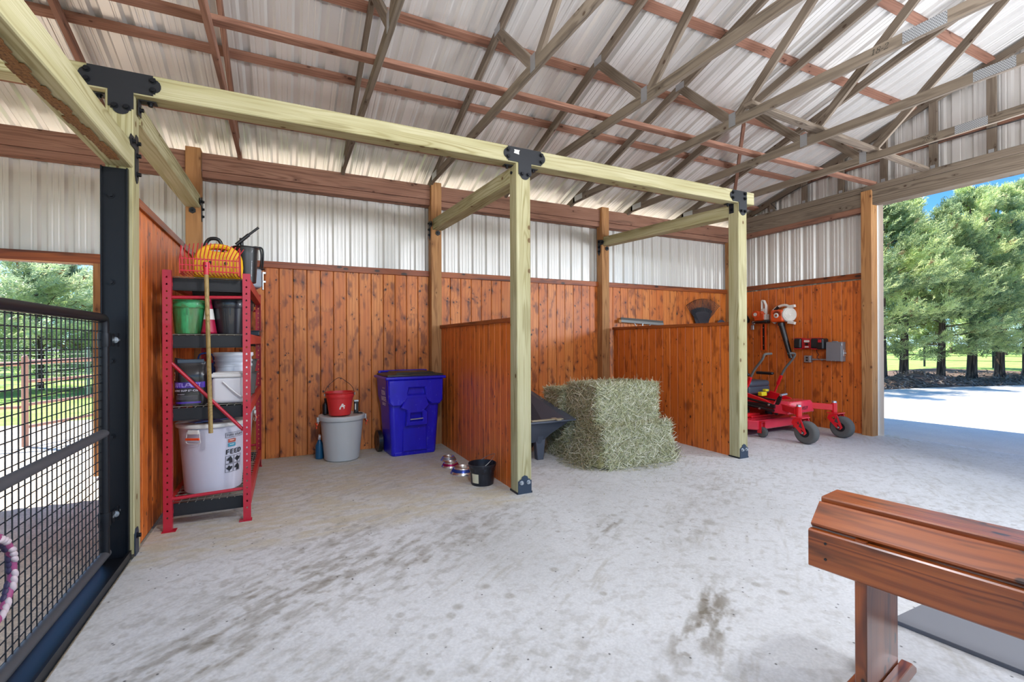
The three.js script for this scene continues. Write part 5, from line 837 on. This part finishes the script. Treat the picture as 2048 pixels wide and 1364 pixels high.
{
  const t = gab('jobsite_radio', 'red and black jobsite radio mounted beside the grey box', 'radio', 1.205, 1.535), R = plastic(0xb01a22, 0.4);
  part(t, 'case', mg([rbox(0.2, 0.16, 0.1, 0.02, -0.03, 0.095, 0.06, 3)]), R); for (const x of [-0.165, 0.105]) { part(t, 'speaker', rbox(0.115, 0.165, 0.14, 0.025, x, 0.095, 0.075, 3), M.blackP); part(t, 'grille', rbox(0.085, 0.12, 0.01, 0.004, x, 0.095, 0.147), M.dark); part(t, 'red_bumper', mg([rbox(0.12, 0.016, 0.13, 0.006, x, 0.012, 0.08), rbox(0.12, 0.012, 0.12, 0.005, x, 0.178, 0.07)]), R); }
  part(t, 'end_block', rbox(0.11, 0.17, 0.15, 0.025, 0.19, 0.09, 0.08, 3), M.blackP); part(t, 'end_badge', rbox(0.05, 0.045, 0.006, 0.002, 0.195, 0.135, 0.156), R); part(t, 'display', rbox(0.085, 0.032, 0.008, 0.003, -0.028, 0.13, 0.113), M.paper); part(t, 'dial', cyl(0.02, 0.022, 0.02, 18).rotateX(Math.PI / 2).translate(-0.028, 0.085, 0.117), M.blackP);
  for (let k = 0; k < 4; k++) part(t, 'button', cyl(0.006, 0.006, 0.008, 10).rotateX(Math.PI / 2).translate(-0.07 + (k % 2) * 0.085, 0.105 - (k >> 1) * 0.03, 0.113), M.blackP); part(t, 'badge', rbox(0.06, 0.018, 0.006, 0.002, -0.028, 0.042, 0.113), M.paper); part(t, 'antenna', rod([-0.06, 0.17, 0.03], [-0.06, 0.29, 0.025], 0.003, 6), M.dark);
  part(t, 'power_cord', tube([[0.1, 0.02, 0.06], [0.09, -0.04, 0.05], [0.12, -0.075, 0.06], [0.1, -0.12, 0.065], [0.13, -0.145, 0.06]], 0.005, false, 30, 6), M.blackP);
}
{
  M.boxGrey = phy({ color: 0x84878c, roughness: 0.4, metalness: 0.3 });
  const t = gab('breaker_box', 'grey steel disconnect box with side switch on the gable planks', 'electrical box', 1.03, 1.915);
  part(t, 'enclosure', rbox(0.22, 0.29, 0.09, 0.004, -0.01, 0.15, 0.047), M.boxGrey); part(t, 'front_cover', mg([rbox(0.215, 0.28, 0.012, 0.004, -0.015, 0.148, 0.098), rbox(0.07, 0.014, 0.03, 0.003, 0.0, 0.3, 0.085)]), M.boxGrey); part(t, 'switch_plate', mg([rbox(0.014, 0.1, 0.06, 0.004, 0.108, 0.13, 0.05), rbox(0.03, 0.03, 0.02, 0.004, 0.125, 0.13, 0.06)]), M.galv); part(t, 'hinge', rod([0.1, 0.24, 0.1], [0.1, 0.27, 0.1], 0.008, 8), M.galv); for (const x of [-0.04, 0.02]) part(t, 'cover_screw', cyl(0.006, 0.006, 0.008, 8).rotateX(Math.PI / 2).translate(x, 0.014, 0.105), M.galv);
  const o = gab('outlet_box', 'small grey weatherproof outlet joined by conduit to the grey box', 'outlet', 1.0, 1.475); part(o, 'box', rbox(0.1, 0.11, 0.05, 0.008, 0, 0.055, 0.027), M.boxGrey); part(o, 'face_plate', rbox(0.095, 0.105, 0.008, 0.003, 0, 0.055, 0.055), M.galv); for (const y of [0.035, 0.075]) part(o, 'socket', rbox(0.035, 0.026, 0.004, 0.002, 0, y, 0.0605), M.dark); part(o, 'conduit', rod([0.05, 0.05, 0.03], [0.32, 0.055, 0.03], 0.011, 12), M.galv); for (const x of [0.065, 0.2]) part(o, 'conduit_clamp', rod([x, 0.05, 0.03], [x + 0.025, 0.05, 0.03], 0.017, 12), M.galv);
  const h = gab('string_trimmer', 'black string trimmer head peeking out behind the mower post', 'trimmer', 1.66, 0.4); part(h, 'head', mg([lathe([[0, 0], [0.07, 0.01], [0.08, 0.06], [0.05, 0.12], [0.02, 0.15], [0, 0.15]], 24).translate(0, 0, 0.1)]), M.blackP); part(h, 'shaft', rod([0, 0.02, 0.1], [0.02, -0.9, 0.08], 0.014, 10), M.blackSteel);
}
// electric cable sagging along the gable
{ const t = thing('power_cable', 'thin dark cable strung along the gable above the door header', 'cable'); part(t, 'cable', tube([[XR - 0.1, 3.66, 0.9], [XR - 0.1, 3.78, 1.4], [XR - 0.1, 3.86, 2.1], [XR - 0.1, 3.85, 2.9], [XR - 0.1, 3.8, 3.9], [XR - 0.1, 3.8, 5.2]], 0.005, false, 60, 6), M.dark); part(t, 'cable_tail', tube([[XR - 0.1, 3.66, 0.9], [XR - 0.1, 3.6, 0.96], [XR - 0.1, 3.545, 1.0]], 0.005, false, 12, 6), M.dark); }
// ---------- tools on the back wall above the hay partition ----------
{
  const t = thing('leaf_rake', 'black fan-shaped leaf rake hung tines up on the back wall', 'rake', [7.58, 1.2, 0.045]); M.rakeP = plastic(0x2c2f36, 0.5);
  part(t, 'rake_body', ext(shp([[-0.045, 0.32], [0.05, 0.32], [0.06, 0.46], [0.155, 0.64], [0.1, 0.665], [0, 0.675], [-0.1, 0.665], [-0.155, 0.64], [-0.06, 0.46]].map(([a, b]) => [a * 1.15, b])), 0.02, 0.004), M.rakeP);
  part(t, 'web_panel', ext(shp([[-0.15, 0.45], [0.15, 0.45], [0.25, 0.69], [0.13, 0.735], [0, 0.75], [-0.13, 0.735], [-0.25, 0.69]]), 0.012, 0.003), M.rakeP);
  for (let k = 0; k < 26; k++) { const a = (k / 25 - 0.5) * 1.12; const c = Math.cos(a), s = Math.sin(a); part(t, 'tine', tube([[s * 0.26, 0.28 + c * 0.28, 0.012], [s * 0.48, 0.2 + c * 0.5, 0.018], [s * 0.73, 0.14 + c * 0.74, 0.03], [s * 0.745, 0.14 + c * 0.755, 0.06]], 0.0055, false, 12, 6), M.rakeP); }
  part(t, 'handle', rod([0, 0.36, 0.012], [0.0, -0.95, 0.03], 0.013, 12), M.handleWood);
  const b = thing('floor_squeegee', 'wide grey floor squeegee hung upside down on the back wall', 'squeegee', [6.2, 1.6, 0.045]); part(b, 'channel', rbox(0.9, 0.045, 0.035, 0.006, 0, 0.055, 0.02), plastic(0x7d807e, 0.4)); part(b, 'blade', box(0.9, 0.045, 0.008, 0, 0.09, 0.02), M.tyre); part(b, 'end_block', rbox(0.05, 0.05, 0.03, 0.006, -0.47, 0.05, 0.02), M.orange); for (const s of [-1, 1]) part(b, 'brace', rod([s * 0.17, 0.035, 0.022], [s * 0.02, -0.16, 0.03], 0.009, 8), M.galv); part(b, 'handle', rod([0, 0.04, 0.025], [0, -1.3, 0.03], 0.013, 12), M.galv); b.rotation.z = -0.05;
  const s = thing('shovel', 'blue-grey shovel blade resting upside down behind the partition', 'shovel', [8.02, 1.2, 0.05]); const g = new THREE.SphereGeometry(0.16, 24, 12, 0, Math.PI * 2, 0, Math.PI / 2).scale(1, 1.4, 0.25); part(s, 'blade', g.translate(0, 0.31, 0.04), phy({ color: 0x5a6478, roughness: 0.4, metalness: 0.6 })); part(s, 'handle', rod([0, 0.32, 0.05], [0, -1.0, 0.06], 0.016, 12), M.handleWood);
}
// ---------- saddle stand and mat ----------
{
  const t = thing('saddle_stand', 'varnished reddish wooden saddle stand with slatted top', 'saddle stand', [2.915, 0, 4.965], 0.17), L = 1.0, T = 0.695;
  // local z runs along the stand away from its visible end
  const slat = (x, y, ang, w) => { const m = part(t, 'slat', bar(L, 0.034, w, 0.005, 1 / 1.4, 1 / 0.5), M.red); m.quaternion.setFromAxisAngle(V(0, 0, 1), ang).multiply(new THREE.Quaternion().setFromEuler(new THREE.Euler(0, -Math.PI / 2, 0))); m.position.set(x, y, L / 2); return m; };
  slat(0, T, 0, 0.16); slat(-0.126, T - 0.045, 0.72, 0.112); slat(0.126, T - 0.045, -0.72, 0.112); slat(-0.183, T - 0.158, Math.PI / 2, 0.145); slat(0.183, T - 0.158, -Math.PI / 2, 0.145);
  for (const z of [0.15, L - 0.19]) {
    part(t, 'end_former', ext(shp([[-0.163, T - 0.215], [0.163, T - 0.215], [0.163, T - 0.095], [0.08, T - 0.022], [-0.08, T - 0.022], [-0.163, T - 0.095]]), 0.036).translate(0, 0, z + 0.04), M.red);
    const m = part(t, 'leg', bar(T - 0.11, 0.33, 0.038, 0.003, 1 / 1.4, 1 / 0.5), M.red); span(m, [-0.025, 0.03, z + 0.02], [-0.025, T - 0.08, z + 0.02], [1, 0, 0]);
    part(t, 'foot', ext(shp([[-0.24, 0], [0.22, 0], [0.22, 0.02], [0.17, 0.055], [-0.19, 0.055], [-0.24, 0.02]]), 0.038, 0.003).translate(0, 0, z - 0.038), M.red);
    part(t, 'foot', ext(shp([[-0.24, 0], [0.22, 0], [0.22, 0.02], [0.17, 0.055], [-0.19, 0.055], [-0.24, 0.02]]), 0.038, 0.003).translate(0, 0, z + 0.04), M.red);
  }
  for (const y of [T - 0.125, T - 0.185]) part(t, 'screw', cyl(0.005, 0.005, 0.004, 8).rotateZ(Math.PI / 2).translate(-0.201, y, 0.06), M.dark);
  const m = thing('rubber_mat', 'thick grey rubber mat on the floor beyond the saddle stand', 'mat', [0, 0, 0]); const g = ext(shp([[3.47, -4.92], [5.4, -4.92], [5.55, -6.9], [3.75, -6.9]]), 0.02, 0.002).rotateX(-Math.PI / 2); part(m, 'mat', g, std({ color: 0x6e7075, roughness: 0.8 }));
}
const strandBead = new THREE.SphereGeometry(0.0115, 8, 6).scale(1, 1.7, 1);
// ---------- braided lead rope looped on the gate ----------
{
  const t = thing('lead_rope', 'pink, purple and white braided lead rope hanging on the gate', 'rope', [0.0, 0, 0]); const pts = []; for (let k = 0; k <= 40; k++) { const a = -2.6 + (k / 40) * 5.2; pts.push(V(-0.035, 0.535 + 0.15 * Math.sin(a), 3.985 - 0.16 * Math.cos(a))); }
  pts.unshift(V(-0.05, 1.2, 4.15), V(-0.055, 1.52, 4.17)); const cv = new THREE.CatmullRomCurve3(pts); const cols = [plastic(0x8c3c68, 0.6), plastic(0x2c2244, 0.6), plastic(0xb9a9ae, 0.6)];
  part(t, 'rope_core', new THREE.TubeGeometry(cv, 160, 0.013, 10), cols[0]);
  const N = 66; for (let k = 0; k < N; k++) for (const s of [0, 1, 2]) { const u = (k + s / 3) / N, p = cv.getPointAt(cl(u)), tg = cv.getTangentAt(cl(u)); const a = k * 2.1 + s * 2.094; const n1 = tg.clone().cross(V(1, 0, 0)).normalize(), n2 = tg.clone().cross(n1); const q = p.clone().addScaledVector(n1, 0.008 * Math.cos(a)).addScaledVector(n2, 0.008 * Math.sin(a)); const m = part(t, 'braid_strand', strandBead, cols[(k + s) % 3]); m.position.copy(q); m.quaternion.setFromUnitVectors(V(0, 1, 0), tg.clone().addScaledVector(n1, 0.6 * Math.sin(a)).normalize()); }
}
// ---------- cedar trees ----------
const barkTex = dataTex(128, 256, (i, j) => { const a = fbm(i / 5, j / 26, 13, 4), b = vn(i / 2, j / 5, 3); return mix3([112, 96, 84], [58, 46, 40], ss(0.35, 0.7, a)).map((q) => q * (0.75 + 0.4 * b)); });
M.bark2 = std({ map: barkTex, roughness: 1 });
const sprayG = (() => {   // one feathery spray, length 1 along +y
  const P = [], I = [], r = rng(9); const leaf = (a, b, w) => { const o = P.length / 3, d = b.clone().sub(a), s = d.clone().cross(V(r() - 0.5, r() - 0.5, r() - 0.5)).normalize().multiplyScalar(w), m = a.clone().lerp(b, 0.45); P.push(...a.toArray(), ...m.clone().add(s).toArray(), ...b.toArray(), ...m.clone().sub(s).toArray()); I.push(o, o + 1, o + 2, o, o + 2, o + 3); };
  leaf(V(0, 0, 0), V(0.03, 1, 0.02), 0.025);
  for (let k = 0; k < 9; k++) { const y = 0.12 + k * 0.09, s = k % 2 ? 1 : -1, l = 0.42 * (1 - 0.55 * k / 9); leaf(V(0, y, 0), V(s * l * 0.75, y + l * 0.75, (r() - 0.5) * 0.3), 0.045); }
  const g = new THREE.BufferGeometry(); g.setAttribute('position', new THREE.Float32BufferAttribute(P, 3)); g.setIndex(I); g.computeVertexNormals(); return g;
})();
M.leaf = phy({ color: 0xffffff, roughness: 0.9, transmission: 0.35, thickness: 0, side: THREE.DoubleSide });
function cedar(x, z, h, R, n, seed, label, opt = {}) {
  const t = thing('cedar_tree', label, 'tree', [x, opt.y ?? -0.06, z], 0, opt.group ?? 'cedar trees'), r = rng(seed), low = opt.low ?? 0.14, size = opt.size ?? 0.3;
  const tr = lathe([[0.17 * h / 6, -0.1], [0.13 * h / 6, 0.25], [0.1 * h / 6, h * 0.3], [0.05 * h / 6, h * 0.7], [0.004, h * 0.97]], 12), p = tr.attributes.position; for (let i = 0; i < p.count; i++) { const y = p.getY(i), a = Math.atan2(p.getZ(i), p.getX(i)); const k = 1 + 0.25 * (vn(a * 3 + 9, y * 2, seed) - 0.5); p.setXYZ(i, p.getX(i) * k + 0.1 * Math.sin(y * 0.9 + seed), y, p.getZ(i) * k); } tr.computeVertexNormals(); part(t, 'trunk', tr, M.bark2);
  const im = new THREE.InstancedMesh(sprayG, M.leaf, n), q = new THREE.Quaternion(), m = new THREE.Matrix4(), br = [], NB = opt.nb ?? 90;
  const prof = (u) => Math.pow(Math.sin(Math.PI * Math.pow(cl(u * 0.93 + 0.06), 0.62)), 0.75);
  const bd = [];
  for (let k = 0; k < NB; k++) { const u = Math.pow((k + r()) / NB, 0.9), a = r() * 6.283, y = h * (low + (1 - low) * u), L = R * prof(u) * (0.72 + 0.4 * r()), rise = lerp(-0.05, 0.9, u) * (0.5 + r()); br.push({ y: y - L * rise * 0.4, a, L, rise, tone: r(), wv: (r() - 0.5) * 0.8 }); if (k % 3 === 0) bd.push(rod([0.1 * Math.sin(y * 0.9 + seed), y - L * rise * 0.4, 0], [Math.cos(a) * L * 0.7, y + L * rise * 0.25, Math.sin(a) * L * 0.7], 0.025, 5, 0.008)); }
  part(t, 'branches', mg(bd), M.bark2);
  const c1 = opt.c1 ?? [0.11, 0.19, 0.08], c2 = opt.c2 ?? [0.74, 0.84, 0.36], col = new THREE.Color();
  for (let k = 0; k < n; k++) {
    const b = br[Math.floor(Math.pow(r(), 0.8) * NB)], s = Math.pow(r(), 0.55), d = b.L * (0.22 + 0.8 * s), a = b.a + b.wv * s * 0.4, sc = 0.14 + 0.24 * b.L * s * 0.45;
    const px = Math.cos(a) * d + (r() - 0.5) * sc * 2, pz = Math.sin(a) * d + (r() - 0.5) * sc * 2, py = b.y + b.rise * d * 0.9 + (r() - 0.5) * sc * 1.3;
    const dir = V(Math.cos(a) + (r() - 0.5) * 1.1 + (opt.wind ?? 0.25), b.rise * 0.8 + 0.55 * r() + 0.1, Math.sin(a) + (r() - 0.5) * 1.1).normalize();
    q.setFromUnitVectors(V(0, 1, 0), dir).multiply(new THREE.Quaternion().setFromAxisAngle(V(0, 1, 0), r() * 6.283)); const L = size * (0.6 + 0.8 * r()); m.compose(V(px, py, pz), q, V(L, L, L)); im.setMatrixAt(k, m);
    const f = cl(b.tone * 0.9 + 0.5 * (r() - 0.5) + 0.05); col.setRGB(lerp(c1[0], c2[0], f), lerp(c1[1], c2[1], f), lerp(c1[2], c2[2], f)); if (r() < 0.02) col.setRGB(0.2, 0.11, 0.05); im.setColorAt(k, col);
  }
  im.name = 'foliage'; im.castShadow = im.receiveShadow = true; im.userData.kind = 'stuff'; t.add(im); return t;
}
[[19.0, -2.7, 6.0, 1.9, 8600, 'leftmost cedar beyond the driveway, nearest the door post'], [20.8, -2.9, 6.2, 1.8, 7600, 'second cedar from the door post'], [21.9, -2.3, 5.9, 1.7, 7000, 'third cedar from the door post, behind the dirt mound'], [23.6, -2.1, 6.9, 1.8, 7000, 'fourth cedar from the door post, taller than its neighbours'], [25.2, -1.9, 7.0, 1.8, 6600, 'fifth cedar from the door post'], [27.0, -1.7, 7.4, 1.9, 6400, 'sixth cedar from the door post'], [29.0, -1.3, 8.0, 2.1, 6000, 'last bluish cedar at the edge of the doorway view'], [17.3, -3.6, 6.2, 2.0, 4200, 'cedar half hidden by the door post'], [15.0, -2.7, 6.4, 2.1, 3000, 'cedar hidden behind the gable wall, out of view, shading the drive'], [12.6, -2.9, 6.6, 2.2, 3000, 'unseen cedar close to the back corner of the barn, shading the drive']].forEach(([x, z, h, R, n, l], k) => cedar(x, z, h, R, n, 500 + k * 7, l, { low: 0.13, size: 0.26, wind: 0.35, c1: k > 3 && k < 7 ? [0.09, 0.18, 0.12] : undefined }));  // the last two stand out of view, placed to shade the driveway
[[26, -6.5, 5.5], [31, -6, 6], [36, -4, 7], [34, 1, 7]].forEach(([x, z, h], k) => cedar(x, z, h, 2, 1500, 700 + k * 5, `cedar in the second row beyond the driveway, ${ordw[k]} from the barn`, { group: 'second row of cedars', low: 0.26, size: 0.45 }));
[[-9.2, -14.5, 4.0, 3.0], [-6.3, -14, 3.95, 2.6], [-3.9, -15.5, 3.5, 2.4], [-12.5, -15, 4.2, 2.8]].forEach(([x, z, h, R], k) => cedar(x, z, h, R, 3400, 800 + k * 5, ['large pale green cedar beyond the paddock fence', 'spreading cedar with trunk seen through the gate mesh', 'smaller cedar next to the barn opening jamb', 'cedar farthest out beyond the paddock'][k], { low: 0.12, size: 0.42, wind: 0.9, c1: [0.3, 0.4, 0.26], c2: [0.72, 0.8, 0.5] }));
for (let k = 0; k < 12; k++) cedar(-24 + k * 2.6, -22 - 2 * ((k * 7) % 3), 4.2, 2.4, 900, 900 + k, `distant hedge-row cedar behind the paddock, ${ordw[11 - k]} from the barn side`, { group: 'hedge row behind the paddock', low: 0.03, size: 0.6, nb: 50 });
for (let k = 0; k < 12; k++) cedar(58 + 5 * ((k * 5) % 3), -44 + k * 6, 7, 4, 700, 950 + k, `distant tree at the far field edge, ${ordw[k]} along from the cedars`, { group: 'far field trees', low: 0.05, size: 1.0, nb: 40 });
// ---------- fences ----------
M.rust = std({ color: 0xb08c80, roughness: 0.8, metalness: 0.2 });
function pipeFence(pts, label, h, rails, skip = 0) {
  const t = thing('pipe_fence', label, 'fence');
  pts.slice(skip).forEach(([x, z]) => part(t, 'post', mg([rod([x, -0.1, z], [x, h, z], 0.036, 14), new THREE.SphereGeometry(0.036, 14, 8).translate(x, h, z)]), M.rust));
  for (let k = 0; k + 1 < pts.length; k++) for (const y of rails) part(t, 'rail', rod([pts[k][0], y, pts[k][1]], [pts[k + 1][0], y, pts[k + 1][1]], y === rails[0] ? 0.032 : 0.022, 10), M.rust);
  return t;
}
pipeFence([[-2.28, -2.35], [-1.62, -3.9], [-0.6, -6.3]], 'rust-coloured pipe fence running off behind the barn opening', 1.16, [1.1, 0.84, 0.53, 0.23]);
pipeFence([[-2.33, -2.36], [-4.6, -2.5], [-7, -2.6]], 'rust-coloured pipe fence heading out from the corner post', 1.14, [1.08, 0.5], 1);
{
  M.fenceWire = std({ color: 0xa9aaa8, roughness: 0.6, metalness: 0.4 });
  const t = thing('wire_fence', 'pale woven wire fence across the far side of the paddock', 'fence'); for (let k = 0; k <= 8; k++) part(t, 'post', rod([-14 + k * 2, -0.1, -10.5], [-14 + k * 2, 1.25, -10.5], 0.04, 8), M.fenceWire); const w = []; for (let y = 0.15; y < 1.25; y += 0.13) w.push(rod([-14, y, -10.5], [2, y, -10.5], 0.006, 4)); for (let x = -14; x < 2; x += 0.16) w.push(rod([x, 0.1, -10.5], [x, 1.2, -10.5], 0.006, 4)); part(t, 'wire_mesh', mg(w), M.fenceWire).userData.kind = 'stuff';
  const f = thing('field_fence', 'dark wire fence on thin posts beyond the cedar trunks', 'fence'); for (let k = 0; k <= 8; k++) part(f, 'post', rod([30 + k * 1.1, -0.1, -12 + k * 2.4], [30 + k * 1.1, 1.3, -12 + k * 2.4], 0.05, 8), M.dark); for (const y of [0.25, 0.5, 0.75, 1.0, 1.25]) part(f, 'strand', rod([30, y, -12], [38.8, y, 7.2], 0.012, 5), M.dark);
}
// litter on the driveway side
{
  const t = thing('fallen_twigs', 'dry twigs and leaf chips lying under the cedars', 'litter'); t.userData.kind = 'stuff';
  const g = new THREE.BoxGeometry(0.09, 0.012, 0.03), n = 2600, im = new THREE.InstancedMesh(g, std({ color: 0xffffff, roughness: 1 }), n), r = rng(66), m = new THREE.Matrix4(), q = new THREE.Quaternion(), c = new THREE.Color();
  for (let k = 0; k < n; k++) { const x = 13 + 16 * r(), zE = x < 15.4 ? -1.2 : x < 20.5 ? lerp(-1.2, 0, (x - 15.4) / 5.1) : 0.1, z = zE - 0.1 - 5 * r() * r(); const y = -0.05 + 0.42 * Math.exp(-(((x - 18.6) / 1.5) ** 2) - (((z + 1.6) / 0.75) ** 2)); q.setFromEuler(new THREE.Euler(r() * 0.8, r() * 6, r() * 0.8)); const s = 0.5 + 1.2 * r(); m.compose(V(x, y, z), q, V(s * (r() < 0.1 ? 3 : 1), s, s)); im.setMatrixAt(k, m); const f = r(); c.setRGB(0.12 + 0.22 * f * f, 0.09 + 0.19 * f * f, 0.07 + 0.16 * f * f); im.setColorAt(k, c); }
  im.name = 'twigs'; im.castShadow = im.receiveShadow = true; t.add(im);
}
renderer.render(scene, camera);
